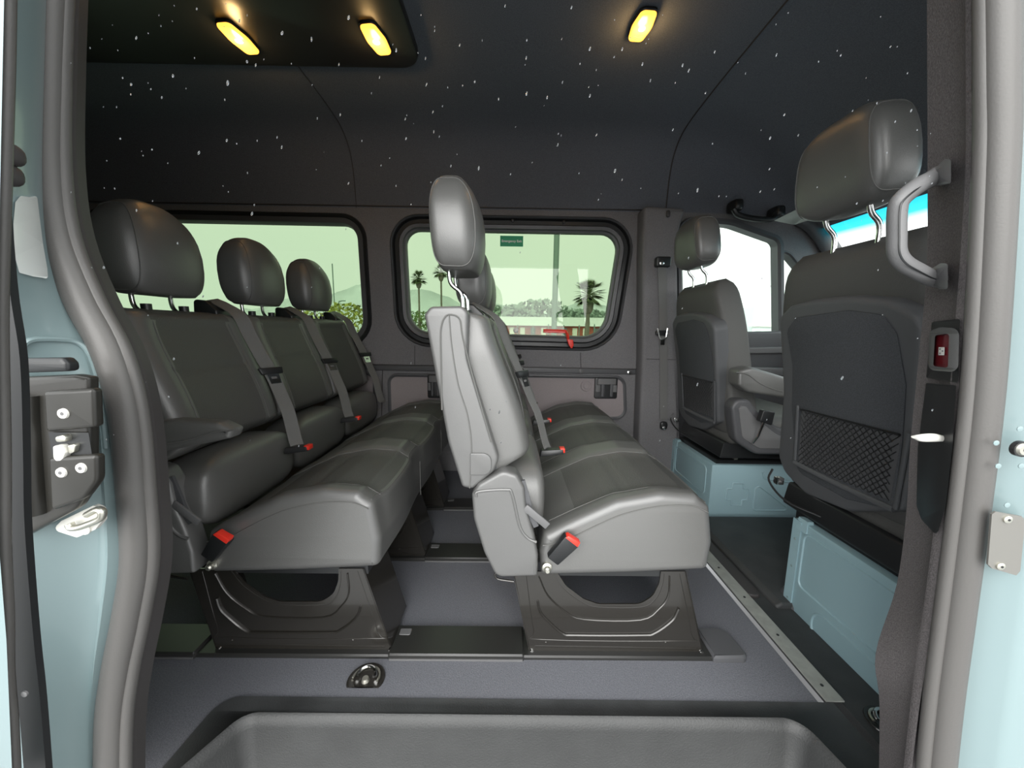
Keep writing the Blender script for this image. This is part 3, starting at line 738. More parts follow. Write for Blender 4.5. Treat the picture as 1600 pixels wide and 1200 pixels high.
        if True:
            rib([(840, 938), (843, 953), (852, 965), (878, 988), (900, 991), (1000, 991), (1022, 988), (1050, 968), (1060, 950)], .0075)
            rib([(842, 900), (856, 930), (882, 954), (912, 967), (1000, 968), (1030, 950), (1044, 930), (1046, 900)], .0050)
            rib([(866, 897), (882, 920), (910, 941), (935, 949), (1002, 949), (1024, 936), (1034, 915), (1037, 897)], .0030)
            rib([(822, 897), (834, 985), (846, 999), (1070, 1001), (1080, 990), (1062, 897)], .0022)
            rib([(836, 1010), (960, 1012), (1088, 1014)], .0040)
        for uv in ((853, 1004), (1040, 1004)): b = MB(); p = P(*uv, Y=.955); screw(b, (p.x, yp+.001, p.z), (0, -1, 0), .0035, h=.003); b.build('rivet', blackmetal, po)
        for uv in ((831, 1016), (1096, 1018)): b = MB(); p = P(*uv, Y=.955); b.cyl((p.x, yp-.004, p.z-.004), (p.x, yp+.02, p.z-.004), .006, 10); b.build('foot_bolt', chrome, po)
    # seat pan under the cushion
    b = MB(); zz = zb+.012
    b.box((xb+.02, Y0+.03, zz-.028), (xf-.05, Y1-.03, zz)); b.build('seat_pan', plastic_dk, t)
    b = MB(); a_ = P(775, 897, Y=.945); b.tube(cat([a_+Vector((.03, 0, .004)), a_+Vector((.0, 0, .004)), a_+Vector((.004, 0, -.014)), a_+Vector((.05, 0, -.022))], 4), .003, 8); b.build('release_wire', blackmetal, t)
    return t
mid_bench = bench()
mid_heads = sorted([c for c in mid_bench.children if c.name.startswith('headrest')], key=lambda c: c.name)
rear_bench = copy_tree(mid_bench)
for c in mid_heads[1:]: c.location.z -= .075
rear_bench.location.x -= .905
rear_bench['label'] = 'three-seat vinyl bench at the left with an armrest and belts down its backrests'
for ch in list(rear_bench.children):
    if ch.name.startswith('headrest'): ch.location.z -= .075
DX = -.905
ORG[rear_bench.name] = ORG['bench_seat'] + Vector((DX, 0, 0))
# armrest on the near end of the rear bench (below)
b = MB()
ar = fillet(pxs([(205, 660), (290, 651), (360, 655), (383, 666), (378, 678), (340, 686), (240, 706), (205, 708)], Y0-.03), [.01, .05, .03, .008, .008, .05, .02, .01], 5)
b.rex(ar, XZ, Y0-.075, Y0-.025, .012, 4); b.build('armrest', leather, rear_bench, angle=50)
b = MB(); p_ = [Vector((p.x, Y0-.076, p.z)) for p in [P(u, v, Y=Y0-.07) for u, v in ((212, 697), (290, 688), (340, 674), (376, 671))]]
b.tube(cat(p_, 5), .0018, 6); b.build('piping', thread, [c for c in rear_bench.children if c.name.startswith('armrest') and 'cap' not in c.name][0])
# ================================================================== RAILS AND FLOOR FITTINGS
xr = P(1157, 1010, Z=.01).x
rail_labels = ['black floor rail running under the near ends of both benches', 'black floor rail beneath the middle of both benches', 'black floor rail nearest the far wall']
for k, yp in enumerate((.985, 1.435, 1.865)):
    t = thing('floor_rail', (-.3, yp, 0), rail_labels[k], 'floor rail', None)
    b = MB(); b.rex(fillet([(-1.8, yp-.05), (xr-.10, yp-.05), (xr-.10, yp+.05), (-1.8, yp+.05)], .004, 2), XY, -.001, .011, .0, 1, rb=.004); b.build('rail', railmat, t)
    segs = [(P(612, 1010, Z=.01).x, P(818, 1010, Z=.01).x), (-1.7, P(318, 1010, Z=.01).x)]
    for a_, c_ in segs:
        b = MB(); b.rex(fillet([(a_, yp-.056), (c_, yp-.056), (c_, yp+.052), (a_, yp+.052)], .006, 3), XY, .001, .020, 0, 1, rb=.004); co = b.build('rail_cover', railmat, t)
        b = MB(); b.rex(rrect(a_+.012, yp+.012, a_+.046, yp+.036, .004), XY, .018, .0215, 0, 1, rb=.001); m_ = b.build('cover_mark', plastic_lt, co)
        b = MB(); b.box((a_+.004, yp-.0585, .002), (c_-.004, yp-.0555, .0075)); b.build('edge_strip', plastic_lt, co)
    b = MB(); b.rex(fillet([(xr-.105, yp-.056), (xr, yp-.056), (xr-.012, yp+.052), (xr-.105, yp+.052)], [.004, .02, .035, .004], 5), XY, .001, .020, 0, 1, rb=.006); b.build('end_cap', plastic, t)
def tie_down(u, v, label, s=1.0, open_z=0.0, ang=0):
    c = P(u, v, Z=open_z); t = thing('tie_down_ring', (c.x, c.y, open_z), label, 'lashing ring')
    def pt(r, a, z): return Vector((c.x+r*math.cos(a)*s, c.y+max(-.026, r*math.sin(a))*s, open_z+z))
    rg = [[pt(r, 2*math.pi*k/32, z) for k in range(32)] for r, z in ((.052, .0015), (.050, .004), (.044, .004), (.038, -.001+.003), (.030, .0012), (.012, .001))]
    b = MB(); b.rings(rg); b.build('recess_cup', blackmetal, t)
    b = MB(); b.tube([pt(.026, a, .010+.006*math.sin(a)) for a in [math.pi*(k/14) for k in range(15)]], .0042, 8); b.build('ring', chrome, t)
    b = MB(); b.cyl((c.x, c.y-.004, open_z+.001), (c.x, c.y-.004, open_z+.010), .011, 16, r1=.008); b.build('bolt', steel, t)
    b = MB(); b.tube([pt(.036, -.3, .006), pt(.036, math.pi*.5, .006), pt(.036, math.pi+.3, .006)][:1]+[pt(.037, a, .006) for a in [math.pi*(k/14) for k in range(15)]], .0028, 6); b.build('inner_rim', steel, t)
tie_down(572, 1062, 'round recessed lashing ring in the grey floor covering before the step well', .95)
tie_down(1384, 1130, 'recessed lashing ring at the foot of the right door post', .8, -.006)
# seam screws beside the sill
# ================================================================== FAR PILLAR WITH BELT
pil = [(1006, 322), (1072, 326), (1066, 340), (1058, 372), (1060, 560), (1066, 905), (1000, 905), (997, 700), (1003, 560), (1004, 400)]
b = MB(); b.rex(fillet(pxs(pil, 2.25), [.02, .02, .03, .05, .2, .01, .01, .2, .3, .2], 4), XZ, 2.24, 2.37, .022, 4); o = b.build('trim_25', trimfab, angle=50); struct(o)
b = MB(); b.tube([P(1010, 561, Y=2.238), P(1056, 562, Y=2.238)], .0015, 5); struct(b.build('trim_26', rubber_dk))
b = MB(); b.soft(P(1044, 334, Y=2.235), (.012, .008, .02), .8, .8, 10, 12); struct(b.build('trim_27', rubber_dk))
t = thing('seat_belt', P(1037, 665, Y=2.22), 'driver belt hanging down the far pillar from its upper loop', 'seat belt')
b = MB(); b.strap([P(1034, 412, Y=2.215), P(1036, 480, Y=2.222), P(1037, 560, Y=2.225), P(1037, 655, Y=2.222)], (1, 0, 0), .048, .0012); b.build('webbing', webbing, t)
b = MB(); c = P(1034, 409, Y=2.21); b.rex(rrect(c.x-.035, c.z-.03, c.x+.05, c.z+.028, .012), XZ, 2.195, 2.238, .008, 3); lo_ = b.build('upper_loop', plastic_dk, t)
b = MB(); screw(b, P(1034, 411, Y=2.195), (0, -1, 0), .013, h=.008); b.build('loop_bolt', chrome, lo_)
b = MB(); c = P(1034, 520, Y=2.205); b.rex(rrect(c.x-.034, c.z-.016, c.x+.034, c.z+.014, .008), XZ, 2.198, 2.216, .004, 3); tg = b.build('belt_tongue', plastic_dk, t)
each([lambda b, q=q: b.tube([P(u, v, Y=2.20) for u, v in q], .004, 6) for q in ([(1027, 513), (1030, 526), (1033, 531)], [(1043, 513), (1041, 526), (1037, 531)])], 'chrome_edge', chrome, tg)
b = MB(); c = P(1035, 533, Y=2.21); b.box((c.x-.012, 2.206, c.z-.022), (c.x+.012, 2.211, c.z+.01)); b.build('tongue_blade', chrome, tg)
b = MB(); c = P(1037, 665, Y=2.22); b.soft((c.x, 2.222, c.z), (.022, .012, .026), .6, .6, 10, 16); an = b.build('anchor', plastic_dk, t)
b = MB(); screw(b, (c.x, 2.211, c.z-.012), (0, -1, 0), .010, h=.005); b.build('anchor_bolt', chrome, an)
# ---- hooks, cap, screws on the lower trim
def hook(u, v, label, w=34, h=28):
    c = P(u, v, Y=YW); a_ = P(u-w/2, v+h/2, Y=YW); c_ = P(u+w/2, v-h/2, Y=YW)
    t = thing('fold_down_hook', (c.x, YW-.01, a_.z), label, 'coat hook')
    b = MB(); b.rex(rrect(a_.x, a_.z, c_.x, c_.z, .012), XZ, YW-.016, YW+.002, .003, 3); b.build('housing', plastic_dk, t)
    W = c_.x-a_.x; H = c_.z-a_.z
    b = MB(); b.rex(rrect(a_.x+W*.12, a_.z+H*.68, c_.x-W*.08, c_.z-H*.04, .005), XZ, YW-.024, YW-.012, .003, 3); b.build('crossbar', plastic_lt, t)
    for q0, q1 in ((.04, .24), (.80, .97)):
        b = MB(); b.rex(rrect(a_.x+W*q0, a_.z+H*.32, a_.x+W*q1, a_.z+H*.66, .004), XZ, YW-.022, YW-.012, .003, 3); b.build('hinge', plastic_lt, t)
    for q0, q1 in ((.28, .42), (.66, .80)):
        b = MB(); b.rex(rrect(a_.x+W*q0, a_.z+H*.10, a_.x+W*q1, a_.z+H*.70, .004), XZ, YW-.026, YW-.012, .003, 3); b.build('arm', plastic, t)
hook(946, 606, 'black fold-down hook on the taupe side panel right of the middle bench', 37, 32)
hook(680, 603, 'black fold-down hook on the taupe side panel left of the middle bench', 22, 36)
b = MB(); c = P(916, 603, Y=YW-.004); rg = [[Vector((c.x+r*math.cos(2*math.pi*k/24), YW-d, c.z+r*math.sin(2*math.pi*k/24))) for k in range(24)] for r, d in ((.036, .004), (.035, .009), (.030, .010), (.027, .007), (.018, .007), (.016, .010), (.001, .010))]
b.rings(rg); o = b.build('round_cap', panelfab); tag(o, 'small round plastic cap on the taupe side panel beside the hook', 'cap')
for i, (u, v, lab) in enumerate([(907, 580, 'screw in the trim rail under the middle window'), (983, 582, 'screw at the right end of the trim rail by the far pillar')]):
    b = MB(); screw(b, P(u, v, Y=YW-.017), (0, -1, 0), .013, h=.008); o = b.build('trim_screw', chrome if i else plastic_lt); tag(o, lab, 'screw')
for (u, v), lab in zip(((636, 341), (801, 345), (881, 347), (965, 349)), ('leftmost of the four dark screws along the top of the middle window frame', 'second from the left of the dark screws atop the middle window frame', 'third from the left of the dark screws atop the middle window frame', 'rightmost of the four dark screws along the top of the middle window frame')):
    b = MB(); p = P(u, v, Y=YW+.012); screw(b, p, (0, -1, 0), .010, h=.010); o = b.build('frame_screw', plastic_dk); tag(o, lab, 'screw')
# ---- emergency exit sign and red release
yg = YW+.040
t = thing('exit_sign', P(799, 384, Y=yg), 'green sticker reading Emergency Exit on the middle window', 'sign')
a_, c_ = P(781.5, 385, Y=yg), P(817.5, 369, Y=yg)
b = MB(); b.box((a_.x, yg-.0035, a_.z), (c_.x, yg-.0005, c_.z)); b.build('sign_panel', green, t)
def text(s, loc, size, m, parent, name, rotz=0, mat3=None):
    cu = bpy.data.curves.new(name, 'FONT'); cu.body = s; cu.size = size; cu.align_x = 'CENTER'; cu.align_y = 'CENTER'; cu.extrude = .0003; cu.offset = size*.012
    tmp = bpy.data.objects.new('tmp', cu); C.objects.link(tmp); bpy.context.view_layer.update()
    me = bpy.data.meshes.new_from_object(tmp.evaluated_get(bpy.context.evaluated_depsgraph_get())); bpy.data.objects.remove(tmp)
    me.materials.clear(); me.materials.append(m); o = bpy.data.objects.new(name, me); C.objects.link(o)
    me.transform(mat3 if mat3 else Matrix.Rotation(math.pi/2, 4, 'X')); o.parent = parent; o.location = Vector(loc)-ORG[parent.name]; return o
text('Emergency Exit', ((a_.x+c_.x)/2, yg-.004, (a_.z+c_.z)/2), (c_.x-a_.x)/7.1, white, t, 'sign_text')
t = thing('release_handle', P(893, 543, Y=YW-.02), 'bright red window release handle at the lower edge of the middle window', 'handle')
b = MB(); pp = [P(u, v, Y=YW+.03) for u, v in ((849, 517), (870, 517.5), (884, 518))] + [P(886, 522, Y=YW+.02), P(888, 530, Y=YW-.012)]
b.strap(pp, (0, 1, 0) if 0 else (0, .2, 1), .022, .006); b.build('bar', red, t, bevel=(.002, 2))
b = MB(); b.rex(fillet(pxs([(885, 529), (895, 531), (896, 540), (893, 545), (889, 541)], YW-.02), .004, 3), XZ, YW-.035, YW-.012, .004, 3); b.build('grip', red, t)
b = MB(); c = P(806, 516, Y=YW+.03); b.soft((c.x, YW+.03, c.z), (.017, .010, .017), .9, .9, 12, 16); o = b.build('window_catch', white); tag(o, 'small round white catch at the bottom of the middle window', 'catch')
# ---- ceiling lamps
def zc_at(y, x=-.5): return 2.022 if (x < -.385 and y < 1.76) else 2.05
def lamp(u0, v0, u1, v1, label, zz, w=.066):
    p0 = P(u0, v0, Z=zz); p1 = P(u1, v1, Z=zz); c = (p0+p1)/2; L_ = max(.12, min(.2, (p1-p0).length)); d = (p1-p0).normalized(); s_ = Vector((-d.y, d.x, 0))
    t = thing('ceiling_lamp', c, label, 'lamp')
    def m2(p, z): return c+d*p[0]+s_*p[1]+Vector((0, 0, z))
    out = fillet([(-L_/2, -w*.42), (0, -w*.58), (L_/2, -w*.42), (L_/2, w*.42), (0, w*.58), (-L_/2, w*.42)], [.018, .1, .018, .018, .1, .018], 5)
    b = MB(); b.rex(offs(out, .004), lambda p, z: m2(p, z), .004, -.006, 0, 1, rb=.003); b.build('rim', plastic_dk, t)
    b = MB(); b.rex(out, lambda p, z: m2(p, z), -.004, -.016, 0, 4, rb=.008); ln = b.build('lens', lampmat, t)
    b = MB(); b.soft(c+Vector((0, 0, -.012)), (L_*.10, w*.22, .0075), .9, .9, 10, 16); b.build('bulb', bulbmat, ln)
    for k in range(3):
        b = MB(); q = -L_*.46+k*.007; b.tube([m2((L_*.5-.018-k*.008, -w*.3), -.0165), m2((L_*.5-.012-k*.008, 0), -.017), m2((L_*.5-.018-k*.008, w*.3), -.0165)], .001, 5); b.build('lens_ridge', lampmat, ln)
    l = bpy.data.lights.new('lamp_glow', 'POINT'); l.energy = .55; l.color = (1, .62, .25); l.shadow_soft_size = .02
    lo = bpy.data.objects.new('lamp_glow', l); C.objects.link(lo); lo.parent = t; lo.location = (0, 0, -.045)
lamp(346, 32, 397, 80, 'amber ceiling lamp above the rear bench, leftmost of the three', 2.02)
lamp(572, 34, 602, 81, 'amber ceiling lamp on the dark overhead panel near its right corner', 2.02)
lamp(1016, 13, 992, 60, 'amber ceiling lamp on the plain grey roof lining at the right', 2.046)
# ================================================================== FRONT SEATS
def front_seat():
    n = Vector((1, 0, .20)).normalized(); p0 = Vector((.93, 1.06, .75))
    org = Vector((1.1, 1.05, .30))
    t = thing('front_seat', org, 'black passenger seat with a net pocket behind, nearest the right door post', 'front seat')
    def Q(u, v, off=0): return Pl(u, v, p0+n*off, n)
    # local (y,z') coordinates on the reclined rear plane
    ez = Vector((-.20, 0, 1)).normalized()
    def at(y, s, d): return Vector((p0.x, y, p0.z)) + ez*s + n*d
    def inv(p): return (p.y, (p-Vector((p0.x, p.y, p0.z))).dot(ez))
    # upholstered backrest
    sill = [(1225, 500), (1226, 410), (1240, 380)]
    sT = inv(Q(1300, 380))[1]-.012; sB = inv(Q(1236, 745))[1]-.02; yc = 1.045; hw = .245; NR = 30
    rings = []
    for i in range(NR+1):
        u = i/NR; s = sB+(sT-sB)*u; ru = 1.0
        if u > .9: k = (u-.9)/.1; ru = math.sqrt(max(.03, 1-k*k*.97))
        if u < .08: k = (.08-u)/.08; ru = math.sqrt(max(.1, 1-k*k*.9))
        w = hw*(1-.22*max(0, (u-.62)/.38)**2.2); th = .15*(.75+.25*(1-u))*ru; ring = []
        for j in range(48):
            a = 2*math.pi*j/48; cx = math.copysign(abs(math.sin(a))**.4, math.sin(a)); cy = math.copysign(abs(math.cos(a))**.4, math.cos(a))
            d = .085 + th/2*cx + (.02*(abs(cy)**3) if cx > 0 else 0)
            ring.append(at(yc+w*cy*(.9+.1*ru), s, d))
        rings.append(ring)
    b = MB(); b.rings(rings); bo = b.build('backrest', seattop, t, angle=70)
    # shell
    sh = [(1221, 495), (1238, 477), (1270, 468), (1335, 463), (1395, 469), (1440, 490), (1453, 512), (1446, 595), (1437, 685), (1421, 800), (1330, 800), (1262, 772), (1229, 738), (1219, 712), (1227, 610)]
    so = [inv(Q(u, v)) for u, v in sh]; so = fillet(so, [.03, .05, .08, .2, .1, .05, .05, .2, .3, .03, .1, .05, .05, .05, .2], 4)
    inn = fillet([inv(Q(u, v)) for u, v in [(1237, 515), (1252, 495), (1335, 483), (1390, 490), (1412, 520), (1426, 600), (1420, 690), (1405, 795), (1330, 778), (1252, 735), (1245, 640), (1246, 570)]], [.03]*12, 4)
    def AT(p, d): return at(p[0], p[1], d)
    b = MB(); b.rex(so, AT, .05, -.012, 0, 4, rb=.016); shl = b.build('shell', seatshell, bo, angle=50)
    b = MB(); b.rex(inn, AT, -.016, -.0135, .002, 2); b.build('fabric_inlay', seatfab, shl)
    # pocket: rim bars and net
    pk = [(1252, 640), (1408, 680), (1390, 782), (1247, 722)]
    A, B_, C_, D_ = [Vector(inv(Q(u, v, -.018))) for u, v in pk]
    def bil(s_, r_): return A.lerp(B_, s_).lerp(D_.lerp(C_, s_), r_)
    def bar(uvs, r, nm):
        b = MB(); b.tube(cat([Q(u, v, -.018) for u, v in uvs], 4), r, 10, r2=r*.7); b.build(nm, seatshell, shl)
    bar([(1246, 633), (1246, 645), (1242, 718)], .0055, 'pocket_side')
    bar([(1420, 676), (1416, 700), (1399, 795)], .0060, 'pocket_side')
    bar([(1241, 722), (1300, 752), (1396, 796)], .0085, 'pocket_base')
    b = MB(); lo_ = [bil(s_, r_) for s_, r_ in ((0, 0), (1, 0), (1, 1), (0, 1))]
    b.rex([tuple(p) for p in lo_], AT, -.0145, -.0165, 0, 1, rb=0); b.build('pocket_back', netback, shl)
    b = MB(); N_ = 17
    for k in range(-N_, N_):
        for sg in (1, -1):
            pts = []
            for q in range(9):
                r_ = q/8; s_ = (k+ r_*9)/N_ if sg > 0 else (k+N_ - r_*9 -0.0)/N_ - 0
                if 0 <= s_ <= 1: p = bil(s_, r_); pts.append(at(p.x, p.y, -.019-.004*math.sin(math.pi*s_)*math.sin(math.pi*min(1, .2+.8*r_)) - (.0012 if sg > 0 else 0)))
            if len(pts) > 1: b.tube(pts, .0011, 5)
    b.build('net', plastic_dk, shl)['kind'] = 'stuff'
    b = MB(); b.tube([at(*(bil(q/8, -.01)), -.022) for q in range(9)], .0028, 6); b.build('net_hem', plastic_dk, shl)
    # headrest
    zc = P(1375, 250, X=.86); c = Vector((.875, 1.03, P(1366, 240, X=.875).z)); rot = Matrix.Rotation(-.12, 3, 'Y')
    def hf(p):
        u = (p.z/.125+1)/2; p.y *= 1-.20*u*u; p.x *= 1-.22*max(0, u-.5)**2*4*.6; p.x += .014*math.cos(p.y/.13*1.4); return p
    b = MB(); b.soft(c, (.068, .142, .122), .60, .50, 24, 40, fn=hf, rot=rot); ho = b.build('headrest', leather, t, angle=80)
    for sg in (-1, 1):
        pth = [c+rot@hf(p) for p in se_ring((.0687, .1427, .1225), .60, .50, sg*.116)]
        b = MB(); b.tube(pth, .0016, 6, closed=True); b.build('piping', thread, ho)
    top = at(yc, sT, .07)
    for sg in (-1, 1):
        y = c.y+sg*.065+.0; b = MB(); b.tube(cat([Vector((top.x, y, top.z-.04)), Vector((top.x-.002, y, top.z+.03)), Vector((top.x-.028, y, top.z+.062)), Vector((c.x+.0, y, c.z-.085))], 5), .0068, 10); b.build('headrest_post', chrome, ho)
    # cushion, frame and side cover
    b = MB(); b.rex(fillet([(1.0, .40), (1.03, .52), (1.40, .56), (1.50, .53), (1.50, .44), (1.45, .40)], [.03, .04, .05, .04, .03, .03], 4), XZ, yc-.25, yc+.25, .05, 5); b.build('cushion', leather_panel, t, angle=60)
    b = MB(); cv = fillet([(.965, .60), (.985, .635), (1.04, .64), (1.09, .58), (1.2, .50), (1.46, .47), (1.46, .38), (1.1, .38), (1.0, .44)], [.03, .03, .05, .06, .08, .03, .03, .06, .06], 4)
    b.rex(cv, XZ, yc-.30, yc-.23, .014, 4); cvo = b.build('recliner_cover', plastic, t, angle=50)
    b = MB(); b.rex(offs(cv, -.03), XZ, yc-.303, yc-.28, .003, 2); b.build('cover_inlay', plastic_lt, cvo, angle=50)
    b = MB(); b.rex(fillet([(.985, .33), (1.0, .41), (1.45, .42), (1.45, .33)], .01, 3), XZ, yc-.21, yc+.21, .004, 2); b.build('seat_frame', plastic_dk, t)
    b = MB(); p_ = [Vector((.93, yc+.20, .46)), Vector((.915, yc+.19, .42)), Vector((.935, yc+.13, .375)), Vector((.99, yc+.05, .36))]; b.tube(cat(p_, 5), .0035, 8); b.build('cable', plastic_dk, t)
    b = MB(); b.box((.925, yc+.165, .415), (.95, yc+.185, .44)); b.build('cable_clip', chrome, t, bevel=(.003, 2))
    return t
pass_seat = front_seat()
drv = copy_tree(pass_seat); drv.location += Vector((.035, .885, 0)); ORG[drv.name] = ORG[pass_seat.name]+Vector((.035, .885, 0))
drv['label'] = 'black driver seat with inboard armrest, beside the far front door window'
b = MB(); ya = 1.60
ao = fillet(pxs([(1146, 577), (1166, 572), (1232, 592), (1240, 612), (1226, 621), (1160, 611), (1146, 600)], ya), [.02, .03, .02, .01, .02, .03, .02], 4)
b.rex(ao, XZ, ya-.04, ya+.045, .014, 4); k0 = ORG[drv.name]; ar_ = b.build('armrest', leather, drv, angle=50)
b = MB(); b.tube(cat([P(u, v, Y=ya-.040) for u, v in ((1150, 582), (1168, 585), (1186, 598), (1205, 607), (1222, 612))], 5), .003, 6); b.build('piping', thread, ar_)
b = MB(); b.rex(fillet(pxs([(1190, 640), (1208, 643), (1203, 664), (1184, 657)], 1.60), .006, 3), XZ, 1.585, 1.615, .004, 3); bk_ = b.build('buckle', plastic_dk, drv)
b = MB(); b.tube([P(1193, 660, Y=1.60), P(1184, 682, Y=1.61), P(1176, 692, Y=1.62)], .005, 8); b.build('buckle_stalk', chrome, bk_)
# ---- painted seat boxes
def seat_box(y0, y1, x0, t, label, top):
    b = MB(); b.rex(fillet([(y0, -.05), (y1, -.05), (y1, top), (y0, top)], .008, 2), YZ, x0, x0+.46, .006, 2); bo = b.build('base', paint_in, t); bo['label'] = label
    def embR(y_0, z_0, y_1, z_1, r=.03, dep=.004):   # pressed outline on the rear face
        b = MB(); lp = rrect(y_0, z_0, y_1, z_1, r); b.tube([Vector((x0-.0005, p[0], p[1])) for p in lp], .0045, 6, closed=True); b.build('pressed_outline', paint_in, bo)
    embR(y0+.05, .09, y1-.05, top-.03, .025)
    embR(y0+.10, -.03, y1-.12, .06, .04)
    b = MB(); b.box((x0-.004, y1-.035, -.05), (x0+.0, y1-.0, top-.002)); b.build('corner_flange', paint_in, bo)
    for z in (.02, .14, .24): b = MB(); screw(b, (x0-.004, y1-.018, z), (-1, 0, 0), .004, h=.002); b.build('spot_weld', paint, bo)
    # near side face pressings
    ny = y0-.0005
    def S2(pts, r=.0045, closed=True):
        b = MB(); b.tube([Vector((x0+p[0], ny, p[1])) for p in pts], r, 6, closed=closed); b.build('pressed_outline', paint_in, bo)
    c0 = .14; zc = .115
    S2(fillet([(c0-.028, zc-.06), (c0+.028, zc-.06), (c0+.028, zc-.03), (c0+.055, zc-.03), (c0+.055, zc+.03), (c0+.028, zc+.03), (c0+.028, zc+.06), (c0-.028, zc+.06), (c0-.028, zc+.03), (c0-.055, zc+.03), (c0-.055, zc-.03), (c0-.028, zc-.03)], .006, 2))
    S2(fillet([(.23, .03), (.40, .03), (.40, .05), (.25, .16), (.23, .15)], .012, 3))
    S2(fillet([(.26, .235), (.27, .20), (.42, .18)], [0, .01, 0], 3), closed=False)
    # black top tray with bolts
    b = MB(); b.rex([(x0+.03, y0+.02), (x0+.45, y0+.02), (x0+.45, y1-.02), (x0+.03, y1-.02)], XY, top-.004, top+.022, 0, 1, rb=.004); tr = b.build('seat_carrier', plastic_dk, t)
    for xx, yy in ((x0+.12, y0+.03), (x0+.10, y1-.03)): b = MB(); b.box((xx, yy-.008, top+.020), (xx+.02, yy+.008, top+.032)); b.build('carrier_bolt', steel, tr, bevel=(.002, 2))
    b = MB(); b.hexa([Vector(v) for v in ((x0-.006, y1-.06, top-.03), (x0+.02, y1-.06, top-.03), (x0+.02, y1-.015, top-.03), (x0-.006, y1-.015, top-.03), (x0+.0, y1-.055, top+.01), (x0+.02, y1-.055, top+.01), (x0+.02, y1-.018, top+.01), (x0+.0, y1-.018, top+.01))]); b.build('corner_tab', paint_in, bo)
    return t
seat_box(.66, 1.19, .985, pass_seat, 'pale blue steel seat box', .31)
seat_box(1.79, 2.24, 1.03, drv, 'pale blue steel seat box with a pressed cross', .27)
# ---- cab floor fittings
b = MB(); tb = fillet(pxs([(1117, 808), (1250, 786), (1262, 800), (1262, 850), (1130, 850)], 1.62)[:0] + [(.93, -.02), (.93, .0), (.95, .012), (1.75, .012), (1.75, -.02)], [0, .006, .01, 0, 0], 3)
b.rex(tb, XZ, 1.15, 1.76, .01, 3); o = b.build('floor_mat', rimmat); tag(o, 'dark moulded floor mat between the two front seats', 'floor mat')
b = MB(); lp = fillet([(.865, 1.20), (.915, 1.20), (.915, 1.75), (.865, 1.75)], .02, 4); b.rex(lp, XY, -.009, .004, 0, 1, rb=.004); t = b.build('seat_track', rubber_dk); tag(t, 'black rubber strip set in the cab floor beside the aluminium strip', 'floor strip')
b = MB(); c = P(1236, 938, Z=.0); b.soft((c.x+.02, c.y, -.01), (.045, .05, .055), .55, .5, 12, 20, fn=lambda p: Vector((p.x*(1-p.z*4), p.y*(1-p.z*4), p.z))); o = b.build('floor_bracket_cover', plastic_lt if 0 else plastic); tag(o, 'dark wedge-shaped plastic cover at the foot of the passenger seat box', 'cover')
# far door card
dc = [(1.06, .20), (1.06, .86), (1.10, .93), (2.2, .96), (2.4, .90), (2.4, .2)]
b = MB(); b.rex(fillet(dc, .03, 4), XZ, 2.31, 2.365, .015, 4); struct(b.build('door_1', plastic, angle=50))
b = MB(); b.rex(fillet([(1.3, .80), (2.1, .82), (2.1, .86), (1.3, .84)], .01, 3), XZ, 2.28, 2.32, .008, 3); struct(b.build('trim_28', plastic_lt, angle=50))
b = MB(); b.rex(fillet([(1.3, .68), (2.0, .66), (2.0, .72), (1.3, .73)], .015, 3), XZ, 2.24, 2.32, .012, 3); struct(b.build('trim_29', plastic_lt, angle=50))
# far grab handle and visor
t = thing('grab_handle', P(1180, 345, Y=2.30), 'black grab handle under the roof edge above the driver window', 'grab handle')
b = MB(); b.tube(cat([P(u, v, Y=2.28) for u, v in ((1146, 326), (1154, 336), (1180, 342), (1206, 342), (1214, 333))], 6), .017, 10); b.build('grip', plastic_dk, t)
each([lambda b, q=q: b.soft(P(*q, Y=2.31), (.028, .055, .034), .5, .5, 10, 16) for q in ((1148, 323), (1212, 333))], 'mount', plastic_dk, t)
b = MB(); q = [P(1208, 345, Y=2.1), P(1262, 318, Y=1.75), P(1320, 300, Y=1.45), P(1322, 322, Y=1.45), P(1268, 343, Y=1.75), P(1240, 352, Y=2.05)]
up = Vector((.12, 0, .05)); b.rings([[p for p in q], [p+up for p in q]]); o = b.build('sun_visor', plastic, bevel=(.006, 2)); tag(o, 'grey sun visor folded up at the top of the windscreen', 'sun visor')
# ================================================================== RIGHT DOOR POST FITTINGS
def _ix(tab, v):
    for (a, b_), (c_, d_) in zip(tab, tab[1:]):
        if b_ <= v <= d_: return a+(c_-a)*(v-b_)/(d_-b_)
    return tab[-1][0]
def post_pt(u, v, lift=0.0):   # on the post trim, lifted towards the doorway
    ua, ub = _ix(A, v), _ix(Bp, v); k = max(0, min(1, (ua-u)/(ua-ub))); y = .515+.085*k-.012*math.sin(math.pi*k)
    return P(u, v, Y=y-lift)
def on_post(p, d): return post_pt(p[0], p[1], d)
yh = .56
t = thing('grab_handle', P(1474, 432, Y=yh), 'large grey grab handle on the right door post beside the passenger headrest', 'grab handle')
gp = [(1466, 272), (1454, 280), (1432, 292), (1408, 312), (1402, 330), (1401, 370), (1402, 395), (1412, 411), (1432, 423), (1454, 434), (1466, 437)]
b = MB(); b.tube(cat([P(u, v, Y=yh-.022*math.sin(math.pi*min(1, max(0, (1466-u)/65))/2)) for u, v in gp], 5), .0115, 14, r2=.0105); gr = b.build('grip', plastic_lt, t)
b = MB(); b.tube(cat([P(u+4, v+1, Y=yh-.012-.022*math.sin(math.pi*min(1, max(0, (1466-u)/65))/2)) for u, v in gp], 5), .0012, 5); b.build('grip_seam', plastic_dk, gr)
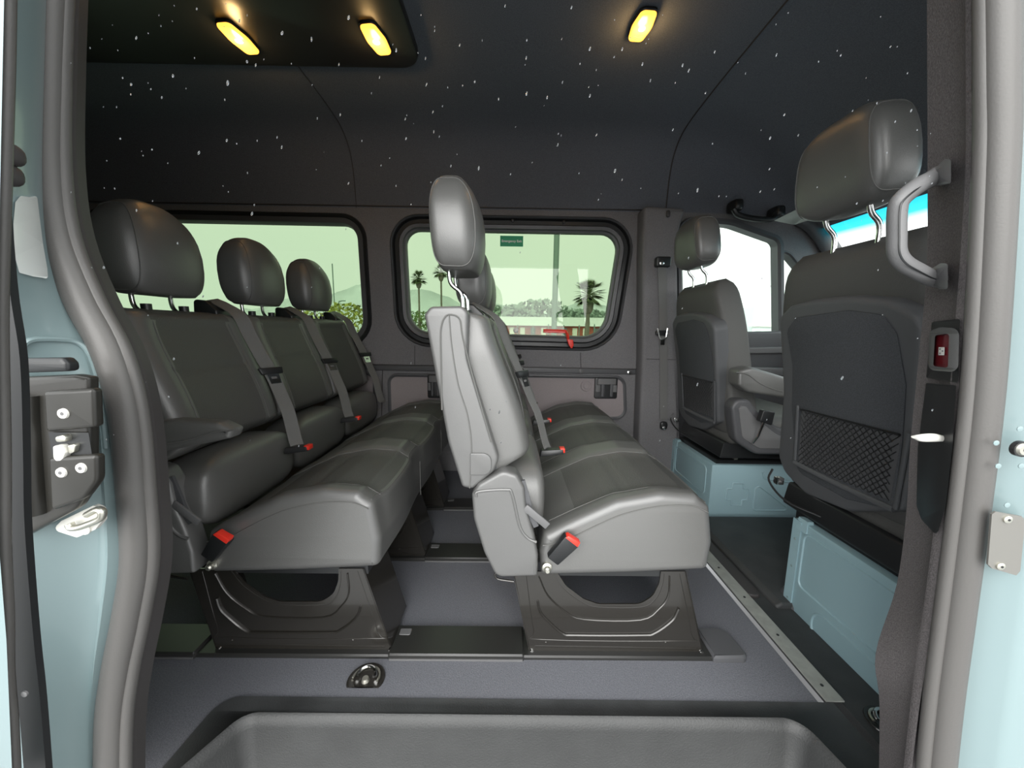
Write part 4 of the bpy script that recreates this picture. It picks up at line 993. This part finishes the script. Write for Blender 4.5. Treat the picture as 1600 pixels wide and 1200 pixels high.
for q in ([(1456, 268), (1476, 248), (1486, 249), (1486, 286), (1470, 290), (1456, 290)], [(1455, 420), (1470, 411), (1481, 412), (1481, 452), (1468, 452), (1452, 442)]):
    b = MB(); b.plate([fillet(q, 4, 3)], on_post, .042, -.004); b.build('mount', plastic_lt, t, bevel=(.004, 3))
# courtesy light
yl = .545
b = MB(); b.plate([fillet([(1456, 503), (1500, 498), (1497, 598), (1447, 590)], 3, 3)], on_post, .006, -.01); pl_ = b.build('trim_30', plastic_dk); struct(pl_)
t = thing('courtesy_light', P(1474, 582, Y=yl), 'grey framed door light with a dark red lens on the right door post', 'lamp')
fo = fillet([(1452, 517), (1470, 511), (1499, 513), (1497, 582), (1450, 578)], [8, 12, 12, 12, 10], 5); fi = fillet([(1461, 524), (1483, 521), (1481, 575), (1458, 572)], 4, 5)
b = MB(); b.plate([fo, fi], on_post, .018, .004); b.build('frame', plastic_lt, t, bevel=(.002, 2))
b = MB(); b.plate([[(1458, 522), (1484, 519), (1483, 577), (1456, 574)]], on_post, .009, .004); ln = b.build('lens', darkred, t)
b = MB(); b.plate([[(1466.5, 542.5), (1476, 542.5), (1475.5, 555), (1466, 555)]], on_post, .0102, .0088); b.build('label_plate', white, ln)
for q in ((1469, 545.5), (1469, 552), (1473, 548.5)):
    b = MB(); b.cyl(post_pt(*q, .0100), post_pt(*q, .0108), .0011, 12); b.build('dot', plastic_dk, ln)
# lower dark housing on the post
b = MB(); q = [(1447, 598), (1494, 602), (1488, 700), (1478, 790), (1464, 838), (1440, 812), (1432, 790), (1434, 700)]
b.plate([fillet(q, [3, 3, 30, 30, 5, 10, 8, 50], 4)], on_post, .010, -.01); struct(b.build('trim_31', plastic_dk, angle=50, bevel=(.003, 2)))
t = thing('bag_hook', P(1460, 690, Y=.53), 'small cream metal hook sticking out of the dark post housing', 'hook')
b = MB(); pp = [P(1486, 686, Y=.535), P(1470, 685, Y=.53), P(1458, 684, Y=.522), P(1440, 684, Y=.515), P(1428, 683, Y=.512)]
b.tube(cat(pp, 4), [.0038, .0040, .0042, .0045, .0049, .0053, .0057, .0060, .0062, .0063, .0063, .0060, .0056, .005, .0042, .0032, .002][:17], 10, r2=.0035); b.build('hook', creammat, t)
b = MB(); c = P(1482, 687, Y=.536); b.box((c.x-.006, .530, c.z-.006), (c.x+.006, .540, c.z+.006)); b.build('mount', creammat, t, bevel=(.002, 2))
# plates and bolts on the right jamb
def jamb_pt(u, v, lift=0.0):
    """point on the painted right jamb where it is seen at (u,v)"""
    return Pl(u, v, JP+JN*lift, JN)
s0 = P(1533, 800, Y=YS+.004)+Vector((.040, -.036, 0)); s1 = s0+Vector((.035, -.004, 0)); up_ = (P(1512, 960, Y=YS+.004)-P(1552, 640, Y=YS+.004)).normalized()
JP = s0.copy(); JN = ((s1-s0).cross(up_)).normalized()
if JN.y > 0: JN = -JN
t = thing('cover_plate', jamb_pt(1568, 893), 'grey cover plate held by two screws on the pale blue right jamb', 'cover plate')
co = [jamb_pt(u, v) for u, v in ((1546, 802), (1552, 798), (1592, 805), (1598, 811), (1590, 890), (1584, 897), (1546, 886), (1540, 880))]
b = MB(); b.rings([[p+JN*.0005 for p in co], [p+JN*.003 for p in co]]); pp_ = b.build('plate', mat('brushed_grey_plate', (.20, .195, .18), .4, metal=.4), t)
for uv in ((1573, 811), (1562, 884)):
    b = MB(); c = jamb_pt(*uv, .003); screw(b, c, JN, .0052, h=.003); sc = b.build('screw', steel, t)
    b = MB(); b.tube([c+JN*.003, c+JN*.0034], .0018, 6); b.build('socket', plastic_dk, sc)
t = thing('jamb_bolt', jamb_pt(1590, 712), 'round bolt with a black collar on the right jamb above the cover plate', 'bolt')
c = jamb_pt(1590, 700, 0); b = MB(); b.tube([c, c+JN*.006], .0105, 20); b.build('collar', plastic_dk, t)
b = MB(); b.tube([c+JN*.006, c+JN*.009], [.0085, .007], 20); bb = b.build('bolt_head', steel, t); b = MB(); b.tube([c+JN*.009, c+JN*.0094], .003, 6); b.build('socket', plastic_dk, bb)
b = MB()
for uv in ((1556, 692), (1559, 728), (1573, 789), (1593, 670), (1595, 728)): screw(b, jamb_pt(*uv), JN, .0035, h=.0012)
b.build('trim_32', paint)['kind'] = 'structure'
# ================================================================== LEFT JAMB: LATCH, STRIKER, SEALS
yl = .44
t = thing('door_latch', P(85, 838, Y=yl), 'black door latch unit with three white screws on the left jamb', 'latch')
bo = fillet(pxs([(16, 600), (40, 588), (130, 584), (152, 588), (153, 758), (132, 790), (36, 842), (26, 700)], yl), [.01, .01, .01, .003, .02, .03, .01, .03], 4)
b = MB(); b.rex(bo, XZ, yl-.010, yl+.004, .004, 3); hs = b.build('housing', latchblk, t, angle=45)
b = MB(); b.rex(fillet(pxs([(66, 612), (145, 607), (148, 668), (70, 676)], yl-.02), .004, 3), XZ, yl-.020, yl-.008, .004, 3); b.build('upper_cover', latchblk, t)
b = MB(); b.rex(fillet(pxs([(74, 716), (150, 711), (151, 752), (130, 780), (78, 800)], yl-.02), [.004, .004, .02, .02, .004], 3), XZ, yl-.020, yl-.008, .004, 3); b.build('lower_cover', latchblk, t)
b = MB(); b.tube(cat([P(u, v, Y=yl-.012) for u, v in ((42, 614), (44, 660), (48, 682), (50, 700), (54, 800))], 5), [.0125]*11+[.015]*10, 12, r2=.013) if 0 else b.tube(cat([P(u, v, Y=yl-.010) for u, v in ((46, 616), (47, 650), (49, 680), (52, 720), (58, 800))], 5), .0145, 14, r2=.012); b.build('pivot_column', latchblk, t)
b = MB(); b.box(tuple(P(82, 713, Y=yl-.013)), tuple(P(139, 676, Y=yl-.0125))); b.build('latch_recess', plastic_dk, t)
b = MB(); b.rex(fillet(pxs([(81, 697), (96, 696), (101, 708), (96, 722), (87, 723), (82, 716)], yl-.02), .003, 3), XZ, yl-.020, yl-.010, .002, 2); b.build('claw', creammat, t)
b = MB(); b.rex(fillet(pxs([(84, 683), (100, 679), (103, 690), (86, 692)], yl-.02), .003, 3), XZ, yl-.020, yl-.010, .002, 2); b.build('claw', steel, t)
b = MB(); b.rex(fillet(pxs([(101, 697), (115, 694), (112, 708), (103, 712)], yl-.02), .002, 3), XZ, yl-.018, yl-.010, .002, 2); b.build('pawl', steel, t)
for uv in ((100, 646), (97, 738), (128, 731)):
    b = MB(); c = P(*uv, Y=yl-.020); b.tube([c, c+Vector((0, -.002, 0))], [.0062, .0056], 18); sc = b.build('screw', creammat, t)
    b = MB(); b.tube([c+Vector((0, -.002, 0)), c+Vector((0, -.0024, 0))], .0022, 6); b.build('socket', plastic_lt, sc)
t = thing('latch_cover', P(75, 582, Y=.41), 'short glossy black bar lying above the latch unit on the left jamb', 'cover')
b = MB(); b.rex(fillet(pxs([(20, 562), (38, 559), (112, 558), (120, 566), (122, 579), (36, 582), (20, 580)], .41), .004, 3), XZ, .400, .414, .004, 3); b.build('bar', plastic_dk, t)
t = thing('door_striker', P(125, 833, Y=.43), 'cream metal striker plate and loop on the blue left jamb under the latch', 'striker')
ys_ = .455; po = fillet(pxs([(86, 826), (100, 812), (150, 788), (163, 794), (164, 812), (152, 826), (124, 838)], ys_), .005, 3)
b = MB(); b.plate([po], XZ, ys_-.003, ys_+.003); b.build('plate', creammat, t, bevel=(.001, 1))
b = MB(); b.tube(cat([P(u, v, Y=ys_-.012) for u, v in ((108, 818), (112, 824), (122, 824), (140, 818), (157, 810), (160, 800), (152, 796), (136, 804))], 5), .0048, 10, r2=.004); b.build('loop', steel, t)
b = MB(); screw(b, P(134, 826, Y=ys_-.003), (0, -1, 0), .0075, h=.003); b.build('screw', creammat, t)
# edge of the slid-back door: seal, black inner panel
t = thing('sliding_door_edge', P(40, 1240, Y=.33), 'black edge and rubber seal of the slid-open door at the far left', 'door')
yd = .34
def band(uvs, Y, w, th, nm, m, lab=None):
    b = MB(); pts = cat([P(u, v, Y=Y) for u, v in uvs], 5); b.strap(pts, (1, 0, 0), [w*1.0]*len(pts) if not isinstance(w, list) else cat([Vector((q, 0, 0)) for q in w], 5) and [q.x for q in cat([Vector((q, 0, 0)) for q in w], 5)], th); return b.build(nm, m, t)
k = yd/580*1.02
band([(-6, -340), (-6, -80), (-4, 200), (10, 440), (22, 560), (26, 700), (28, 800), (34, 900), (42, 1000), (52, 1100), (66, 1280)], yd, [k*v for v in (14, 14, 14, 20, 30, 32, 32, 34, 36, 38, 40)], .003, 'inner_panel', plastic_dk)
b = MB(); b.tube(cat([P(u, v, Y=yd-.03) for u, v in ((13, -340), (13, -80), (11, 100), (6, 300), (2, 500), (6, 700), (7, 850), (12, 960), (13, 1050), (20, 1140), (26, 1280))], 5), .0042, 10); b.build('edge_seal', rubber, t)
b = MB(); b.rings([[P(-60, v, Y=.30), P(e, v, Y=.30), P(e, v, Y=.31), P(-60, v, Y=.31)] for v, e in ((-340, 8), (-80, 8), (300, 0), (800, -6), (900, 2), (1000, 10), (1280, 22))]); b.build('outer_skin', paint, t)
for uv in ((11, 240), (9, 272)):
    b = MB(); c = P(*uv, Y=.33); b.soft(c, (.008, .01, .009), .8, .8, 10, 14); b.build('bumper', rubber_dk, t)
b = MB(); c = P(40, 1083, Y=.31); screw(b, c, (0, -1, 0), .003, h=.002); b.build('screw', plastic_lt, t)
# ================================================================== OUTDOORS
ZG = -.62
b = MB(); b.box((-300, -60, ZG-.2), (300, 400, ZG)); o = b.build('ground', asphalt); o['kind'] = 'structure'
def ridge(u0, u1, Y, base, amp, sc, name, m, label, seed):
    random.seed(seed); b = MB(); n = 60; ph = [random.uniform(0, 6) for _ in range(4)]; front = []
    for i in range(n+1):
        u = u0+(u1-u0)*i/n; h = base - amp*(.5+.5*math.sin(u*sc+ph[0])*math.cos(u*sc*.43+ph[1])) - amp*.12*math.sin(u*sc*5+ph[2]) - random.uniform(0, amp*.1)
        p = P(u, h, Y=Y); front.append(p)
    rows = [[Vector((p.x, Y*.9, ZG)), Vector((p.x, Y*.95, ZG+(p.z-ZG)*.6)), p, Vector((p.x, Y*1.2, ZG))] for p in front]
    b.rings(rows); o = b.build(name, m, angle=70); return struct(o)
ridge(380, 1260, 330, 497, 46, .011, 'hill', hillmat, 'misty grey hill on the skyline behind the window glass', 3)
def tree_clump(u, v, Y, w, h, m, label, seed, name='tree', cat_='tree', n=700, leaf=.10):
    random.seed(seed); c = P(u, v, Y=Y); t = thing(name, (c.x, Y, ZG), label, cat_); top = c.z
    b = MB(); b.tube([(c.x, Y, ZG), (c.x+.05, Y, ZG+(top-ZG)*.8)], [w*.06, w*.03], 8); b.build('trunk', trunkmat, t)
    b = MB()
    for _ in range(n):
        a = random.uniform(0, 6.283); r = w/2*math.sqrt(random.random()); zz = random.random(); rr = r*math.sqrt(max(.05, 1-(zz-.45)**2*2.6)); s_ = leaf*random.uniform(.6, 1.4)
        p = Vector((c.x+rr*math.cos(a), Y+rr*math.sin(a)*.6, ZG+.1+(top-ZG-.1)*zz)); d1 = Vector((random.gauss(0, 1), random.gauss(0, 1), random.gauss(0, 1))).normalized()*s_; d2 = d1.cross(Vector((random.gauss(0, 1), random.gauss(0, 1), random.gauss(0, 1)))).normalized()*s_*.6
        b.add([p-d1, p+d2, p+d1, p-d2], [(0, 1, 2, 3)])
    b.build('foliage', m, t); return t
for i, (u, v, Y, w, h, lab) in enumerate([(500, 470, 17, 2.6, 1, 'yellow-green shrub behind the rear window, left of the other two'), (540, 474, 12, 1.8, 1, 'yellow-green shrub at the right end of the rear window'), (460, 482, 22, 3.0, 1, 'yellow-green shrub partly hidden behind the rear headrests')]):
    tree_clump(u, v, Y, w, h, leafyel, lab, 20+i, 'shrub', 'shrub', 900, .07)
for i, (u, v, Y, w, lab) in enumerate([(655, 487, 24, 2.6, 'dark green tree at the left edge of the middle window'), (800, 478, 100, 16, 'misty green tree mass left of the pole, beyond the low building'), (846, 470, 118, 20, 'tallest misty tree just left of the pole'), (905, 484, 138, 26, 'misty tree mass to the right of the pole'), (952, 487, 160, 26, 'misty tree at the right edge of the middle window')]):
    tree_clump(u, v, Y, w, 1, leafmat if i == 0 else MATS.get('misty_tree') or mat('misty_tree', (.27, .34, .28), .9, noise=(.4, .2)), lab, 40+i, 'tree', 'tree', 900, .09 if i == 0 else .8)  # far trees get a paler foliage colour with the haze painted in
def palm(u, v, Y, r, label, seed, vb=520):
    random.seed(seed); c = P(u, v, Y=Y); t = thing('palm_tree', (c.x, Y, ZG), label, 'palm tree')
    b = MB(); b.tube(cat([Vector((c.x-.1, Y, ZG)), Vector((c.x, Y, ZG+(c.z-ZG)*.5)), c], 5), [r*.13]*5+[r*.10]*6, 8); b.build('trunk', trunkmat, t)
    b = MB(); b.soft(c-Vector((0, 0, r*.55)), (r*.28, r*.28, r*.5), .9, .9, 8, 12); b.build('dead_frond_skirt', trunkmat, t)
    b = MB()
    for k in range(70):
        a = random.uniform(0, 6.283); el = random.uniform(-.75, 1.35); d = Vector((math.cos(a)*math.cos(el), math.sin(a)*math.cos(el), math.sin(el))); side = d.cross(Vector((0, 0, 1))).normalized()
        L_ = r*random.uniform(.75, 1.05); hub = c+d*L_*.55
        b.tube([c, hub], r*.012, 4)
        for q in range(-5, 6):
            an = q*.21; dd = (d*math.cos(an)+side*math.sin(an)); dd.z -= .25; tip = hub+dd*L_*.5; w = side*r*.05
            b.add([hub-w, hub+w, tip], [(0, 1, 2)])
    b.build('fronds', palmmat, t)
palm(920, 460, 46, 2.3, 'nearest palm tree, seen right of the pole through the middle window', 5)
palm(654, 435, 60, 1.5, 'tall thin palm tree near the left edge of the middle window', 6)
palm(689, 425, 64, 1.5, 'thin palm tree just left of the bench headrest in the middle window', 8)
b = MB(); p0 = P(872, 300, Y=30); b.cyl((p0.x, 30, ZG), (p0.x, 30, p0.z), .22, 14); o = b.build('lamp_pole', polemat); tag(o, 'tall grey-green pole standing in the middle window', 'pole')
b = MB(); p0 = P(519, 412, Y=40); b.cyl((p0.x, 40, ZG), (p0.x, 40, p0.z), .06, 8); o = b.build('thin_mast', polemat); tag(o, 'thin dark mast in the rear window right of the last headrest', 'mast')
b = MB(); b.tube(cat([P(529, 560, Y=36), P(529, 480, Y=36), P(532, 471, Y=36), P(540, 470, Y=36)], 5), .05, 8); o = b.build('street_lamp', polemat); tag(o, 'small curved street lamp above the yellow-green shrubs', 'street lamp')
# low building with pale roof
t = thing('building', P(860, 520, Y=70), 'long low building with a pale roof and rust-red front past the middle window', 'building')
a_, c_ = P(768, 508, Y=70), P(960, 496, Y=70)
b = MB(); b.hexa([(a_.x, 70, a_.z), (c_.x, 70, a_.z), (c_.x, 84, a_.z), (a_.x, 84, a_.z), (a_.x+1, 73, c_.z), (c_.x-1, 73, c_.z), (c_.x-1, 82, c_.z), (a_.x+1, 82, c_.z)]); b.build('roof', roofmat, t)
b = MB(); b.box((a_.x+.6, 71, ZG), (c_.x-.6, 83, a_.z)); wl_ = b.build('wall', redwall, t)
for k in range(11):
    b = MB(); x = a_.x+1.4+k*(c_.x-a_.x-3)/10; b.box((x, 70.9, ZG+.15), (x+.9, 71.05, a_.z-.35)); b.build('window', wallmat if k % 3 else glasswin, wl_)
# pale building past the driver window
t = thing('building', P(1188, 520, Y=50), 'pale flat-roofed building beyond the driver door window', 'building')
a_, c_ = P(1172, 545, Y=50), P(1236, 480, Y=50)
b = MB(); b.box((a_.x, 50, ZG), (c_.x, 62, c_.z)); wl_ = b.build('wall', mat('pale_stucco', (.62, .66, .66), .8), t)
b = MB(); b.box((a_.x-.6, 49.4, c_.z-2.6), (c_.x+.6, 50, c_.z-2.2)); b.build('canopy', wallmat, wl_)
for k in range(4): b = MB(); x = a_.x+.5+k*1.3; b.box((x, 49.9, c_.z-5), (x+.9, 50.02, c_.z-3.2)); b.build('window', glasswin, wl_)
b = MB(); a_, c_ = P(1135, 540, Y=46), P(1215, 528, Y=46); b.box((a_.x, 46, ZG), (c_.x, 46.4, c_.z)); o = b.build('boundary_wall', mat('yellow_wall', (.66, .62, .36), .8)); tag(o, 'low yellow wall in front of the pale building', 'wall')
# fence posts before the low building
words = ['leftmost', 'second from the left', 'third from the left', 'middle', 'third from the right', 'second from the right', 'rightmost']
for k in range(7):
    b = MB(); p = P(785+k*24, 507+random.uniform(-2, 2), Y=34); b.cyl((p.x, 34, ZG), (p.x, 34, p.z), .05, 8); o = b.build('fence_post', polemat)
    tag(o, words[k] + ' of the short grey posts before the long low building', 'post', 'fence posts before the low building')
# raindrops falling outside the open door
random.seed(11); b = MB()
dm = []
for _ in range(230):
    Y = random.uniform(.16, .40); u = random.uniform(110, 1460); v = random.uniform(0, 330) if random.random() < .8 else random.uniform(330, 700)
    p = P(u, v, Y=Y); r = random.uniform(.0002, .00042); b.soft(p, (r, r, r*random.uniform(1.6, 3)), 1, 1, 6, 8, rot=Matrix.Rotation(random.uniform(.1, .5), 3, 'Y'))
drop = mat('water_drop', (.42, .44, .46), .15, spec=.35); drop.node_tree.nodes['Principled BSDF'].inputs['Transmission Weight'].default_value = .9; drop.node_tree.nodes['Principled BSDF'].inputs['IOR'].default_value = 1.33
o = b.build('raindrops', drop, angle=180); tag(o, 'fine raindrops falling in the air outside the open doorway', 'rain', kind='stuff')
